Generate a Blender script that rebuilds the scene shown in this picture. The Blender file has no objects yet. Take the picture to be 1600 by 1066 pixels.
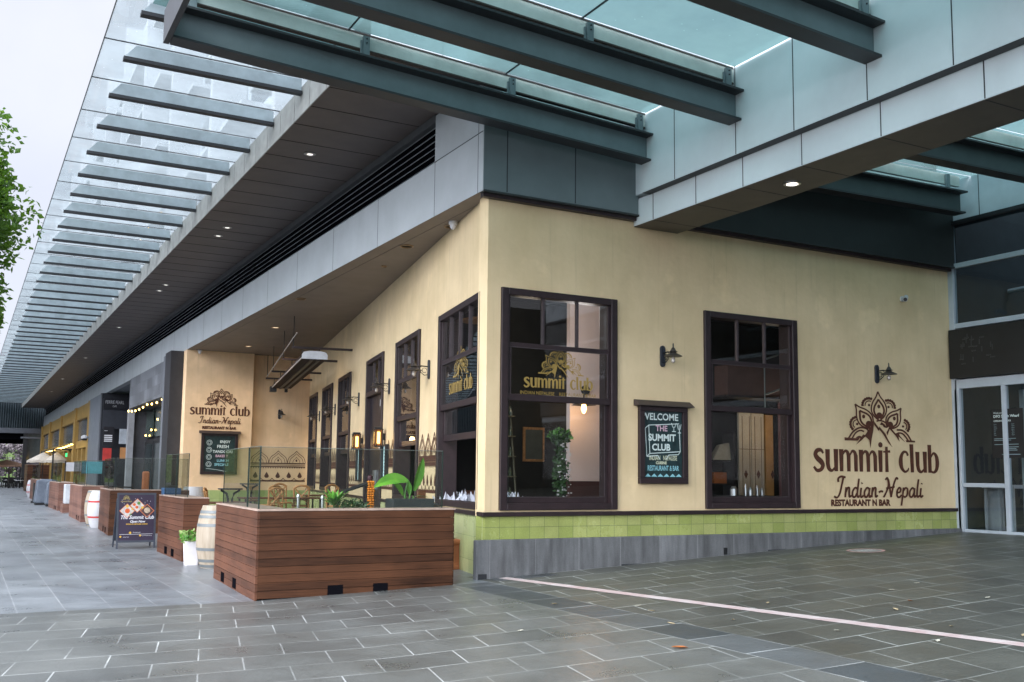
import bpy, math, random
from mathutils import Vector, Matrix
R = math.radians
S = bpy.context.scene
COL = S.collection
random.seed(7)

# ------------------------------------------------------------------ camera
FPX = 1557.0
pitch, roll, az = math.atan(165/1557), R(.61), R(28.7)
fw = Vector((math.sin(az)*math.cos(pitch), math.cos(az)*math.cos(pitch), math.sin(pitch)))
rt = Vector((math.cos(az), -math.sin(az), 0))
up = rt.cross(fw)
r2 = rt*math.cos(roll) + up*math.sin(roll)
u2 = up*math.cos(roll) - rt*math.sin(roll)
cam = bpy.data.cameras.new('camera')
cam.sensor_width = 36; cam.lens = 36*FPX/1600
cam.shift_y = 46/1600
cam.clip_start = .05; cam.clip_end = 3000
co = bpy.data.objects.new('camera', cam)
COL.objects.link(co)
M = Matrix((r2, u2, -fw)).transposed().to_4x4()
M.translation = (-6.6, -13.2, 1.6)
co.matrix_world = M
S.camera = co

# ------------------------------------------------------------------ world, sun, exposure
W = bpy.data.worlds.new('World'); S.world = W; W.use_nodes = True
nt = W.node_tree; nt.nodes.clear()
SUN_EL, SUN_AZ = R(28), R(-116)          # azimuth from +Y towards +X
o_ = nt.nodes.new('ShaderNodeOutputWorld')
bg = nt.nodes.new('ShaderNodeBackground'); bg.inputs[1].default_value = .12
sky = nt.nodes.new('ShaderNodeTexSky'); sky.sky_type = 'NISHITA'; sky.sun_disc = False
sky.sun_elevation = SUN_EL; sky.sun_rotation = SUN_AZ
tc = nt.nodes.new('ShaderNodeTexCoord')
nz = nt.nodes.new('ShaderNodeTexNoise'); nz.inputs['Scale'].default_value = 2.2; nz.inputs['Detail'].default_value = 7
cr = nt.nodes.new('ShaderNodeValToRGB')
cr.color_ramp.elements[0].position = .36; cr.color_ramp.elements[0].color = (6.6, 6.9, 7.9, 1)
cr.color_ramp.elements[1].position = .66; cr.color_ramp.elements[1].color = (8.3, 8.4, 9.2, 1)
mx = nt.nodes.new('ShaderNodeMix'); mx.data_type = 'RGBA'; mx.inputs[0].default_value = .92
nt.links.new(tc.outputs['Generated'], nz.inputs['Vector'])
nt.links.new(nz.outputs[0], cr.inputs[0])
# the overcast is brighter round the veiled sun
dp = nt.nodes.new('ShaderNodeVectorMath'); dp.operation = 'DOT_PRODUCT'
dp.inputs[1].default_value = (math.sin(SUN_AZ)*math.cos(SUN_EL), math.cos(SUN_AZ)*math.cos(SUN_EL), math.sin(SUN_EL))
gw = nt.nodes.new('ShaderNodeMapRange'); gw.interpolation_type = 'SMOOTHSTEP'
gw.inputs[1].default_value = .1; gw.inputs[2].default_value = 1.0; gw.inputs[3].default_value = .76; gw.inputs[4].default_value = 4.8
vs_ = nt.nodes.new('ShaderNodeVectorMath'); vs_.operation = 'SCALE'
nt.links.new(tc.outputs['Generated'], dp.inputs[0]); nt.links.new(dp.outputs['Value'], gw.inputs[0])
nt.links.new(cr.outputs[0], vs_.inputs[0]); nt.links.new(gw.outputs[0], vs_.inputs['Scale'])
nt.links.new(sky.outputs[0], mx.inputs[6]); nt.links.new(vs_.outputs[0], mx.inputs[7])
nt.links.new(mx.outputs[2], bg.inputs[0]); nt.links.new(bg.outputs[0], o_.inputs[0])
sl = bpy.data.lights.new('sun', 'SUN'); sl.energy = 1.2; sl.angle = R(20); sl.color = (1, .97, .92)
so = bpy.data.objects.new('sun', sl); COL.objects.link(so)
sd = Vector((math.sin(SUN_AZ)*math.cos(SUN_EL), math.cos(SUN_AZ)*math.cos(SUN_EL), math.sin(SUN_EL)))
so.rotation_euler = sd.to_track_quat('Z', 'Y').to_euler()
S.view_settings.view_transform = 'Standard'; S.view_settings.look = 'None'
S.view_settings.exposure = .5; S.view_settings.gamma = 1
try:
    S.cycles.max_bounces = 10; S.cycles.transparent_max_bounces = 24
    S.cycles.use_denoising = True; S.cycles.caustics_refractive = False; S.cycles.caustics_reflective = False
except Exception: pass

# ------------------------------------------------------------------ materials
MATS = {}
def new_mat(name):
    m = bpy.data.materials.new(name); m.use_nodes = True
    n = m.node_tree.nodes; return m, n, m.node_tree.links, n['Principled BSDF']
def mat(name, c, rough=.6, metal=0, var=.12, scale=3, bump=0, bscale=40, spec=.5, c2=None, stretch=None, emit=None, es=0, trans=0):
    if name in MATS: return MATS[name]
    m, n, l, b = new_mat(name)
    b.inputs['Roughness'].default_value = rough; b.inputs['Metallic'].default_value = metal
    b.inputs['Specular IOR Level'].default_value = spec
    t = n.new('ShaderNodeTexCoord'); mp = n.new('ShaderNodeMapping'); l.new(t.outputs['Object'], mp.inputs[0])
    if stretch: mp.inputs['Scale'].default_value = stretch
    nn = n.new('ShaderNodeTexNoise'); nn.inputs['Scale'].default_value = scale; nn.inputs['Detail'].default_value = 8
    nn.inputs['Roughness'].default_value = .62
    l.new(mp.outputs[0], nn.inputs['Vector'])
    ra = n.new('ShaderNodeValToRGB'); ra.color_ramp.elements[0].position = .3; ra.color_ramp.elements[1].position = .72
    d = c2 or tuple(x*(1-var*2) for x in c); e = tuple(min(1, x*(1+var)) for x in c) if not c2 else c
    ra.color_ramp.elements[0].color = (*d, 1); ra.color_ramp.elements[1].color = (*e, 1)
    l.new(nn.outputs[0], ra.inputs[0]); l.new(ra.outputs[0], b.inputs['Base Color'])
    if bump:
        n2 = n.new('ShaderNodeTexNoise'); n2.inputs['Scale'].default_value = bscale; n2.inputs['Detail'].default_value = 4
        l.new(mp.outputs[0], n2.inputs['Vector'])
        bp = n.new('ShaderNodeBump'); bp.inputs['Strength'].default_value = bump; bp.inputs['Distance'].default_value = .02
        l.new(n2.outputs[0], bp.inputs['Height']); l.new(bp.outputs[0], b.inputs['Normal'])
    if emit:
        b.inputs['Emission Color'].default_value = (*emit, 1); b.inputs['Emission Strength'].default_value = es
    MATS[name] = m; return m
def glass(name, tint=(.9, .95, .93), ior=1.45, refl=1.0, dirt=.0, dirtc=(.6, .65, .65), rough=.0):
    if name in MATS: return MATS[name]
    m = bpy.data.materials.new(name); m.use_nodes = True; n = m.node_tree.nodes; l = m.node_tree.links; n.clear()
    o = n.new('ShaderNodeOutputMaterial'); tr = n.new('ShaderNodeBsdfTransparent'); tr.inputs[0].default_value = (*tint, 1)
    gl = n.new('ShaderNodeBsdfGlossy'); gl.inputs['Roughness'].default_value = rough; gl.inputs[0].default_value = (refl, refl, refl, 1)
    fr = n.new('ShaderNodeFresnel')          # same reflectance from either side of the sheet
    ge = n.new('ShaderNodeNewGeometry'); io = n.new('ShaderNodeMapRange'); io.inputs[3].default_value = ior; io.inputs[4].default_value = 1/ior
    l.new(ge.outputs['Backfacing'], io.inputs[0]); l.new(io.outputs[0], fr.inputs[0])
    t = n.new('ShaderNodeTexCoord'); nn = n.new('ShaderNodeTexNoise'); nn.inputs['Scale'].default_value = 1.2; nn.inputs['Detail'].default_value = 2
    bp = n.new('ShaderNodeBump'); bp.inputs['Strength'].default_value = .008; bp.inputs['Distance'].default_value = .05
    l.new(t.outputs['Object'], nn.inputs['Vector']); l.new(nn.outputs[0], bp.inputs['Height']); l.new(bp.outputs[0], gl.inputs['Normal'])
    mix = n.new('ShaderNodeMixShader'); l.new(fr.outputs[0], mix.inputs[0]); l.new(tr.outputs[0], mix.inputs[1]); l.new(gl.outputs[0], mix.inputs[2])
    last = mix
    if dirt:
        tl = n.new('ShaderNodeBsdfTranslucent'); tl.inputs[0].default_value = (*dirtc, 1)
        n2 = n.new('ShaderNodeTexNoise'); n2.inputs['Scale'].default_value = .9; n2.inputs['Detail'].default_value = 5; n2.inputs['Roughness'].default_value = .5
        l.new(t.outputs['Object'], n2.inputs['Vector'])
        mr = n.new('ShaderNodeMapRange'); mr.inputs[1].default_value = .35; mr.inputs[2].default_value = .8
        mr.inputs[3].default_value = dirt*.7; mr.inputs[4].default_value = min(1, dirt*1.5)
        l.new(n2.outputs[0], mr.inputs[0])
        vo = n.new('ShaderNodeTexVoronoi'); vo.inputs['Scale'].default_value = 5.5; l.new(t.outputs['Object'], vo.inputs['Vector'])
        vr = n.new('ShaderNodeMapRange'); vr.inputs[1].default_value = .03; vr.inputs[2].default_value = .075; vr.inputs[3].default_value = .5 if dirt > .2 else 0; vr.inputs[4].default_value = 0; l.new(vo.outputs['Distance'], vr.inputs[0])
        ax = n.new('ShaderNodeMath'); ax.operation = 'ADD'; ax.use_clamp = True; l.new(mr.outputs[0], ax.inputs[0]); l.new(vr.outputs[0], ax.inputs[1]); mr = ax
        m2 = n.new('ShaderNodeMixShader'); l.new(mr.outputs[0], m2.inputs[0]); l.new(mix.outputs[0], m2.inputs[1]); l.new(tl.outputs[0], m2.inputs[2]); last = m2
    l.new(last.outputs[0], o.inputs[0]); MATS[name] = m; return m
def emis(name, c, s):
    return mat(name, c, .5, var=.02, emit=c, es=s)
def math_node(n, op, a=None, b=None):
    q = n.new('ShaderNodeMath'); q.operation = op
    return q
def brickmat(name, c1, c2, mortar, bw, rh, *aa, streak=0, **kw):
    m = _brickmat(name, c1, c2, mortar, bw, rh, *aa, **kw)
    if streak and not m.get('streaked'):
        m['streaked'] = 1; n = m.node_tree.nodes; l = m.node_tree.links; b = n['Principled BSDF']; src = b.inputs['Base Color'].links[0].from_socket
        g = n.new('ShaderNodeNewGeometry'); mp = n.new('ShaderNodeMapping'); mp.inputs['Scale'].default_value = (5, 5, .7); l.new(g.outputs['Position'], mp.inputs[0])
        q = n.new('ShaderNodeTexNoise'); q.inputs['Scale'].default_value = 1.6; q.inputs['Detail'].default_value = 7; l.new(mp.outputs[0], q.inputs['Vector'])
        r = n.new('ShaderNodeMapRange'); r.inputs[1].default_value = .32; r.inputs[2].default_value = .72; r.inputs[3].default_value = 1-streak; r.inputs[4].default_value = 1+streak*1.3; l.new(q.outputs[0], r.inputs[0])
        v = n.new('ShaderNodeVectorMath'); v.operation = 'SCALE'; l.new(src, v.inputs[0]); l.new(r.outputs[0], v.inputs['Scale']); l.new(v.outputs[0], b.inputs['Base Color'])
    return m
def _brickmat(name, c1, c2, mortar, bw, rh, off=.5, msize=.006, skew=0, ox=0, oy=0, rough=.45, bump=.25, axes='xy', swap=False, tone=None, spec=.5, mvar=True, stain=0.25, squash=1):
    """paving / tile / block pattern in world metres"""
    if name in MATS: return MATS[name]
    m, n, l, b = new_mat(name)
    g = n.new('ShaderNodeNewGeometry'); sp = n.new('ShaderNodeSeparateXYZ'); l.new(g.outputs['Position'], sp.inputs[0])
    idx = {'x': 0, 'y': 1, 'z': 2}
    A, B = sp.outputs[idx[axes[0]]], sp.outputs[idx[axes[1]]]
    def lin(src, k, add, other=None, ko=0):
        q = n.new('ShaderNodeMath'); q.operation = 'MULTIPLY_ADD'; l.new(src, q.inputs[0]); q.inputs[1].default_value = k; q.inputs[2].default_value = add
        if other is None: return q.outputs[0]
        w = n.new('ShaderNodeMath'); w.operation = 'MULTIPLY_ADD'; l.new(other, w.inputs[0]); w.inputs[1].default_value = ko; l.new(q.outputs[0], w.inputs[2]); return w.outputs[0]
    U = lin(A, 1, -ox, B, -skew); V = lin(B, 1, -oy)
    cb = n.new('ShaderNodeCombineXYZ')
    l.new(V if swap else U, cb.inputs[0]); l.new(U if swap else V, cb.inputs[1])
    br = n.new('ShaderNodeTexBrick'); l.new(cb.outputs[0], br.inputs['Vector'])
    br.offset = off; br.inputs['Scale'].default_value = 1; br.inputs['Mortar Size'].default_value = msize; br.inputs['Mortar Smooth'].default_value = .15
    br.inputs['Brick Width'].default_value = bw; br.inputs['Row Height'].default_value = rh; br.inputs['Bias'].default_value = 0
    br.inputs['Color1'].default_value = (*c1, 1); br.inputs['Color2'].default_value = (*c2, 1); br.inputs['Mortar'].default_value = (*mortar, 1)
    nn = n.new('ShaderNodeTexNoise'); nn.inputs['Scale'].default_value = .9; nn.inputs['Detail'].default_value = 10; nn.inputs['Roughness'].default_value = .65
    l.new(g.outputs['Position'], nn.inputs['Vector'])
    mr = n.new('ShaderNodeMapRange'); mr.inputs[1].default_value = .3; mr.inputs[2].default_value = .7; mr.inputs[3].default_value = 1-stain; mr.inputs[4].default_value = 1+stain
    l.new(nn.outputs[0], mr.inputs[0])
    n3 = n.new('ShaderNodeTexNoise'); n3.inputs['Scale'].default_value = 60; n3.inputs['Detail'].default_value = 3; l.new(g.outputs['Position'], n3.inputs['Vector'])
    mr3 = n.new('ShaderNodeMapRange'); mr3.inputs[1].default_value = .3; mr3.inputs[2].default_value = .7; mr3.inputs[3].default_value = .9; mr3.inputs[4].default_value = 1.1
    l.new(n3.outputs[0], mr3.inputs[0])
    mu0 = n.new('ShaderNodeMath'); mu0.operation = 'MULTIPLY'; l.new(mr.outputs[0], mu0.inputs[0]); l.new(mr3.outputs[0], mu0.inputs[1])
    # patchy mortar: joints fade in and out
    base = br.outputs['Color']
    if mvar:
        br2 = n.new('ShaderNodeTexBrick'); l.new(cb.outputs[0], br2.inputs['Vector']); br2.offset = off
        for k in ('Scale', 'Brick Width', 'Row Height', 'Bias'): br2.inputs[k].default_value = br.inputs[k].default_value
        br2.inputs['Mortar Size'].default_value = 0
        br2.inputs['Color1'].default_value = (*c1, 1); br2.inputs['Color2'].default_value = (*c2, 1); br2.inputs['Mortar'].default_value = (*c1, 1)
        n4 = n.new('ShaderNodeTexNoise'); n4.inputs['Scale'].default_value = 1.1; n4.inputs['Detail'].default_value = 5; l.new(g.outputs['Position'], n4.inputs['Vector'])
        r4 = n.new('ShaderNodeMapRange'); r4.inputs[1].default_value = .4; r4.inputs[2].default_value = .62; r4.inputs[3].default_value = .3; r4.inputs[4].default_value = 1
        l.new(n4.outputs[0], r4.inputs[0])
        mm = n.new('ShaderNodeMix'); mm.data_type = 'RGBA'; l.new(r4.outputs[0], mm.inputs[0]); l.new(br2.outputs['Color'], mm.inputs[6]); l.new(br.outputs['Color'], mm.inputs[7])
        base = mm.outputs[2]
    mu = n.new('ShaderNodeVectorMath'); mu.operation = 'SCALE'; l.new(base, mu.inputs[0]); l.new(mu0.outputs[0], mu.inputs['Scale'])
    l.new(mu.outputs[0], b.inputs['Base Color'])
    if 'paving' in name:          # gum spots and small stains
        vo = n.new('ShaderNodeTexVoronoi'); vo.inputs['Scale'].default_value = 3.1; l.new(g.outputs['Position'], vo.inputs['Vector'])
        vr = n.new('ShaderNodeMapRange'); vr.inputs[1].default_value = .035; vr.inputs[2].default_value = .06; vr.inputs[3].default_value = .55; vr.inputs[4].default_value = 1; l.new(vo.outputs['Distance'], vr.inputs[0])
        v2 = n.new('ShaderNodeVectorMath'); v2.operation = 'SCALE'; l.new(mu.outputs[0], v2.inputs[0]); l.new(vr.outputs[0], v2.inputs['Scale']); l.new(v2.outputs[0], b.inputs['Base Color'])
    rr = n.new('ShaderNodeMapRange'); rr.inputs[1].default_value = .3; rr.inputs[2].default_value = .7; rr.inputs[3].default_value = rough-.12; rr.inputs[4].default_value = rough+.14
    l.new(nn.outputs[0], rr.inputs[0]); l.new(rr.outputs[0], b.inputs['Roughness']); b.inputs['Specular IOR Level'].default_value = spec
    bp = n.new('ShaderNodeBump'); bp.inputs['Strength'].default_value = bump; bp.inputs['Distance'].default_value = .008
    ad = n.new('ShaderNodeMath'); ad.operation = 'MULTIPLY_ADD'; l.new(br.outputs['Fac'], ad.inputs[0]); ad.inputs[1].default_value = -1; l.new(n3.outputs[0], ad.inputs[2])
    l.new(ad.outputs[0], bp.inputs['Height']); l.new(bp.outputs[0], b.inputs['Normal'])
    MATS[name] = m; return m
def plaster(name, c):
    """painted render with drips and blotches"""
    m, n, l, b = new_mat(name)
    g = n.new('ShaderNodeNewGeometry'); mp = n.new('ShaderNodeMapping'); mp.inputs['Scale'].default_value = (2.2, 2.2, .35); l.new(g.outputs['Position'], mp.inputs[0])
    a = n.new('ShaderNodeTexNoise'); a.inputs['Scale'].default_value = .8; a.inputs['Detail'].default_value = 9; a.inputs['Roughness'].default_value = .6; l.new(g.outputs['Position'], a.inputs['Vector'])
    s = n.new('ShaderNodeTexNoise'); s.inputs['Scale'].default_value = 2.6; s.inputs['Detail'].default_value = 8; l.new(mp.outputs[0], s.inputs['Vector'])
    r1 = n.new('ShaderNodeValToRGB'); r1.color_ramp.elements[0].position = .3; r1.color_ramp.elements[1].position = .75
    r1.color_ramp.elements[0].color = (c[0]*.84, c[1]*.82, c[2]*.78, 1); r1.color_ramp.elements[1].color = (c[0]*1.1, c[1]*1.1, c[2]*1.14, 1)
    l.new(a.outputs[0], r1.inputs[0])
    r2_ = n.new('ShaderNodeMapRange'); r2_.inputs[1].default_value = .35; r2_.inputs[2].default_value = .7; r2_.inputs[3].default_value = .965; r2_.inputs[4].default_value = 1.02
    l.new(s.outputs[0], r2_.inputs[0])
    mu = n.new('ShaderNodeVectorMath'); mu.operation = 'SCALE'; l.new(r1.outputs[0], mu.inputs[0]); l.new(r2_.outputs[0], mu.inputs['Scale'])
    # paler patched areas and thin rain streaks
    pn_ = n.new('ShaderNodeTexNoise'); pn_.inputs['Scale'].default_value = 1.15; pn_.inputs['Detail'].default_value = 6; pn_.inputs['Roughness'].default_value = .55; l.new(g.outputs['Position'], pn_.inputs['Vector'])
    pr = n.new('ShaderNodeMapRange'); pr.inputs[1].default_value = .60; pr.inputs[2].default_value = .66; pr.inputs[3].default_value = 1; pr.inputs[4].default_value = 1.09; l.new(pn_.outputs[0], pr.inputs[0])
    m3 = n.new('ShaderNodeMapping'); m3.inputs['Scale'].default_value = (11, 11, .45); l.new(g.outputs['Position'], m3.inputs[0])
    sn = n.new('ShaderNodeTexNoise'); sn.inputs['Scale'].default_value = 1.0; sn.inputs['Detail'].default_value = 5; l.new(m3.outputs[0], sn.inputs['Vector'])
    sr = n.new('ShaderNodeMapRange'); sr.inputs[1].default_value = .60; sr.inputs[2].default_value = .74; sr.inputs[3].default_value = 1; sr.inputs[4].default_value = .88; l.new(sn.outputs[0], sr.inputs[0])
    mm_ = n.new('ShaderNodeMath'); mm_.operation = 'MULTIPLY'; l.new(pr.outputs[0], mm_.inputs[0]); l.new(sr.outputs[0], mm_.inputs[1])
    mu2 = n.new('ShaderNodeVectorMath'); mu2.operation = 'SCALE'; l.new(mu.outputs[0], mu2.inputs[0]); l.new(mm_.outputs[0], mu2.inputs['Scale'])
    l.new(mu2.outputs[0], b.inputs['Base Color']); b.inputs['Roughness'].default_value = .72; b.inputs['Specular IOR Level'].default_value = .3
    f = n.new('ShaderNodeTexNoise'); f.inputs['Scale'].default_value = 9; f.inputs['Detail'].default_value = 6; l.new(g.outputs['Position'], f.inputs['Vector'])
    bp = n.new('ShaderNodeBump'); bp.inputs['Strength'].default_value = .25; bp.inputs['Distance'].default_value = .02; l.new(f.outputs[0], bp.inputs['Height']); l.new(bp.outputs[0], b.inputs['Normal'])
    MATS[name] = m; return m
def woodmat(name, c, c2, axis='x', board=.105, rough=.42):
    """horizontal boards: tone changes from board to board, grain runs along"""
    m, n, l, b = new_mat(name)
    g = n.new('ShaderNodeTexCoord'); sp = n.new('ShaderNodeSeparateXYZ'); l.new(g.outputs['Object'], sp.inputs[0])
    q = n.new('ShaderNodeMath'); q.operation = 'DIVIDE'; l.new(sp.outputs[2], q.inputs[0]); q.inputs[1].default_value = board
    fl = n.new('ShaderNodeMath'); fl.operation = 'FLOOR'; l.new(q.outputs[0], fl.inputs[0])
    wn = n.new('ShaderNodeTexWhiteNoise'); wn.noise_dimensions = '1D'; l.new(fl.outputs[0], wn.inputs['W'])
    mp = n.new('ShaderNodeMapping'); mp.inputs['Scale'].default_value = (1.2, 1.2, 26); l.new(g.outputs['Object'], mp.inputs[0])
    a = n.new('ShaderNodeTexNoise'); a.inputs['Scale'].default_value = 2.0; a.inputs['Detail'].default_value = 8; a.inputs['Distortion'].default_value = .6; l.new(mp.outputs[0], a.inputs['Vector'])
    bl = n.new('ShaderNodeTexNoise'); bl.inputs['Scale'].default_value = 1.3; bl.inputs['Detail'].default_value = 3; l.new(g.outputs['Object'], bl.inputs['Vector'])
    s1 = n.new('ShaderNodeMath'); s1.operation = 'MULTIPLY_ADD'; l.new(wn.outputs[0], s1.inputs[0]); s1.inputs[1].default_value = .35
    s0 = n.new('ShaderNodeMath'); s0.operation = 'MULTIPLY_ADD'; l.new(a.outputs[0], s0.inputs[0]); s0.inputs[1].default_value = .75; l.new(bl.outputs[0], s0.inputs[2]); 
    s2 = n.new('ShaderNodeMath'); s2.operation = 'SUBTRACT'; l.new(s0.outputs[0], s2.inputs[0]); s2.inputs[1].default_value = .5
    l.new(s2.outputs[0], s1.inputs[2])
    ra = n.new('ShaderNodeValToRGB'); ra.color_ramp.elements[0].position = .2; ra.color_ramp.elements[1].position = .85
    ra.color_ramp.elements[0].color = (*c2, 1); ra.color_ramp.elements[1].color = (*c, 1)
    l.new(s1.outputs[0], ra.inputs[0]); l.new(ra.outputs[0], b.inputs['Base Color'])
    b.inputs['Roughness'].default_value = rough+.1; b.inputs['Specular IOR Level'].default_value = .25
    bp = n.new('ShaderNodeBump'); bp.inputs['Strength'].default_value = .2; bp.inputs['Distance'].default_value = .004; l.new(a.outputs[0], bp.inputs['Height']); l.new(bp.outputs[0], b.inputs['Normal'])
    MATS[name] = m; return m

beige = plaster('beige_render', (.69, .55, .335))
beige2 = plaster('warm_lit_beige_render', (.80, .58, .36))  # terrace's warm light put into this lighter copy of the beige
brown_paint = mat('brown_lettering', (.085, .026, .012), .6, var=.2, scale=9)
dark_trim = mat('dark_brown_timber', (.022, .012, .014), .42, var=.2, scale=8)
trim_hi = mat('worn_sash_timber', (.05, .038, .042), .42, var=.2, scale=8)
metal_panel = mat('grey_composite_panel', (.40, .43, .45), .42, var=.06, scale=1.2, spec=.5)
girder_m = mat('pale_girder_panel', (.60, .67, .69), .40, var=.05, scale=1.0)
metal_seam = mat('panel_seam', (.03, .035, .04), .7)
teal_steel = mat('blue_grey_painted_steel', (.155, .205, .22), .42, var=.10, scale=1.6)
teal_dark = mat('dark_teal_panel', (.14, .18, .19), .5, var=.08, scale=1.2)
soffit_m = mat('charcoal_soffit', (.088, .070, .064), .55, var=.12, scale=1.5)
soffit_lo = mat('taupe_soffit', (.20, .165, .14), .6, var=.08, scale=1.5)
louvre_m = mat('louvre_blade', (.42, .45, .48), .5, var=.1)
black_m = mat('black_void', (.006, .006, .008), .9, var=.05, spec=0)
upstand_m = mat('weathered_cement_panel', (.36, .355, .335), .8, var=.14, scale=2.5, bump=.1)
steel_rib = mat('grey_canopy_steel', (.40, .47, .50), .5, var=.12, scale=3)
steel_flange = mat('dark_flange_steel', (.018, .02, .024), .5, var=.1)
canopy_glass = glass('dusty_canopy_glass', (.54, .60, .62), 1.45, .8, dirt=.42, dirtc=(.33, .385, .40))
teal_glass = glass('frosted_teal_roof_glass', (.20, .34, .35), 1.45, .8, dirt=.6, dirtc=(.115, .19, .185))
purlin_m = mat('pale_green_purlin', (.58, .64, .60), .5, var=.12, scale=2)
win_glass = glass('window_glass', (.80, .84, .84), 1.5, 1.0)
bar_glass = glass('barrier_glass', (.74, .78, .74), 1.45, .30, dirt=.04, dirtc=(.6, .7, .66))
edge_glass = mat('green_glass_edge', (.02, .035, .028), .25)
stone_m = brickmat('bluestone_plinth', (.100, .104, .108), (.128, .133, .138), (.17, .175, .18), .77, 3.0, 0, .007, ox=.22, oy=-1, axes='xz', rough=.6, stain=.3, mvar=False, streak=.33)
tile_m = brickmat('green_glazed_tile', (.27, .32, .09), (.355, .38, .14), (.15, .18, .07), .257, .18, 0, .004, ox=.18, oy=.66, axes='xz', rough=.22, spec=.6, mvar=False, stain=.22)
tile_big = brickmat('pale_green_tile', (.36, .41, .19), (.46, .48, .25), (.20, .26, .10), .33, .36, 0, .004, ox=.1, oy=.32, axes='yz', rough=.25, spec=.55, mvar=False, stain=.2)
slate = (.095, .115, .125); slate2 = (.145, .165, .17); joint = (.46, .48, .48)
pave_mid = brickmat('bluestone_paving_forecourt', (.108, .114, .110), (.138, .144, .136), (.46, .48, .47), .75, .575, .5, .0072, skew=.21, ox=-3.09, oy=-2.53, rough=.34, spec=.55)
pave_right = brickmat('bluestone_paving_ramp', (.074, .076, .068), (.102, .104, .090), (.40, .42, .40), .75, .565, .5, .0085, skew=.20, ox=2.55+.375, oy=-6.35, rough=.42, spec=.45)
pave_band = brickmat('dark_paving_band', (.052, .062, .068), (.115, .125, .128), (.46, .48, .48), .8, .58, 0, .010, ox=-.53, oy=-4, rough=.38, swap=True, spec=.45)
pave_street = brickmat('bluestone_paving_street', (.160, .176, .192), (.205, .225, .24), (.38, .40, .41), 1.15, .505, .37, .007, ox=-4.95, oy=.2, swap=True, rough=.34, spec=.55)
wood_m = woodmat('red_brown_decking', (.105, .042, .019), (.028, .011, .005))
wood_side = woodmat('lighter_red_brown_decking', (.145, .060, .033), (.05, .021, .012))  # lighter boards, used mostly on the barrier sides
wood_dark = woodmat('dull_brown_boards', (.22, .115, .085), (.10, .05, .04))
tan_wood = mat('tan_rattan', (.50, .26, .10), .5, var=.25, scale=12)
table_wood = mat('brown_tabletop', (.14, .055, .025), .4, var=.25, scale=6)
iron = mat('black_iron', (.012, .013, .015), .45, var=.2)
oak = mat('pale_oak_staves', (.42, .36, .28), .65, c2=(.27, .22, .155), scale=2.2, stretch=(7, 7, .7), bump=.1)
hoop_m = mat('grey_hoop', (.17, .19, .195), .5, metal=.2, var=.15)
white_paint = mat('white_paint', (.58, .585, .60), .45, var=.05)
red_paint = mat('red_paint', (.55, .035, .03), .5, var=.1)
terracotta = mat('terracotta', (.46, .16, .065), .75, var=.18, scale=5)
leaf_m = mat('glossy_green_leaf', (.10, .30, .03), .4, c2=(.03, .13, .015), scale=8)
leaf_bright = mat('bright_banana_leaf', (.20, .46, .05), .35, c2=(.07, .28, .03), scale=5)
leaf_dark = mat('dark_shrub_leaf', (.035, .10, .02), .5, c2=(.012, .04, .01), scale=8)
leaf_pale = mat('pale_variegated_leaf', (.36, .46, .16), .5, c2=(.10, .24, .05), scale=14)
bark = mat('tree_bark', (.10, .075, .055), .85, var=.2, scale=9, bump=.3)
marigold = mat('marigold_orange', (.80, .26, .01), .6, var=.2, scale=25, bump=.4)
silver = mat('brushed_steel', (.55, .57, .58), .28, metal=.9, var=.05)
amber = emis('amber_lamp_glow', (.36, .12, .015), .22)
warm_bulb = emis('warm_bulb_glow', (1.0, .50, .12), 14.0)
white_bulb = emis('white_lamp_glow', (1.0, .93, .80), 6.0)
clear_bulb = mat('clear_unlit_bulb', (.34, .31, .27), .08, var=.05, spec=.8)
chalk_w = mat('chalk_white', (.62, .72, .70), .9, var=.15, scale=60)
chalk_p = mat('chalk_pink', (.62, .42, .50), .9, var=.15, scale=60)
chalk_b = mat('chalk_blue', (.26, .55, .62), .9, var=.15, scale=60)
chalk_y = mat('chalk_cream', (.55, .58, .42), .9, var=.15, scale=60)
board_m = mat('chalkboard_green', (.012, .035, .038), .35, var=.3, scale=9)
gold = mat('gold_lettering', (.36, .25, .07), .4, metal=.3, var=.1)
napkin_m = mat('white_napkin_cloth', (.46, .49, .56), .8, var=.06, scale=8)
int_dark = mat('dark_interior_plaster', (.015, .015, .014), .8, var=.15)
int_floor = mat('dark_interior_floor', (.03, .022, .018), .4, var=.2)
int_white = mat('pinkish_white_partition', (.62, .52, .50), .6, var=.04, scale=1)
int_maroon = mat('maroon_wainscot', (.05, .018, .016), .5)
cream_door = mat('cream_sliding_panel', (.50, .45, .36), .55, var=.06)
line_m = mat('worn_white_line_paint', (.62, .57, .56), .7, c2=(.50, .34, .33), scale=4, bump=.1)
door_grey = mat('pale_aluminium', (.42, .47, .52), .4, var=.05)
yellow_m = mat('mustard_timber', (.36, .22, .055), .5, var=.12, scale=2)
greytile = brickmat('grey_textured_stone_tile', (.105, .112, .125), (.155, .165, .185), (.10, .105, .115), 1.3, .42, .5, .004, axes='yz', rough=.6, mvar=False, stain=.3)
darkcol = mat('dark_slate_column', (.028, .028, .032), .5, var=.15)
greyframe = mat('mid_grey_frame', (.135, .145, .165), .5, var=.08)
corr = mat('blue_grey_corrugated', (.04, .056, .066), .5, var=.12)
tarp = mat('grey_blue_cover', (.15, .18, .22), .7, c2=(.08, .10, .13), scale=3, bump=.3, bscale=6)

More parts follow.
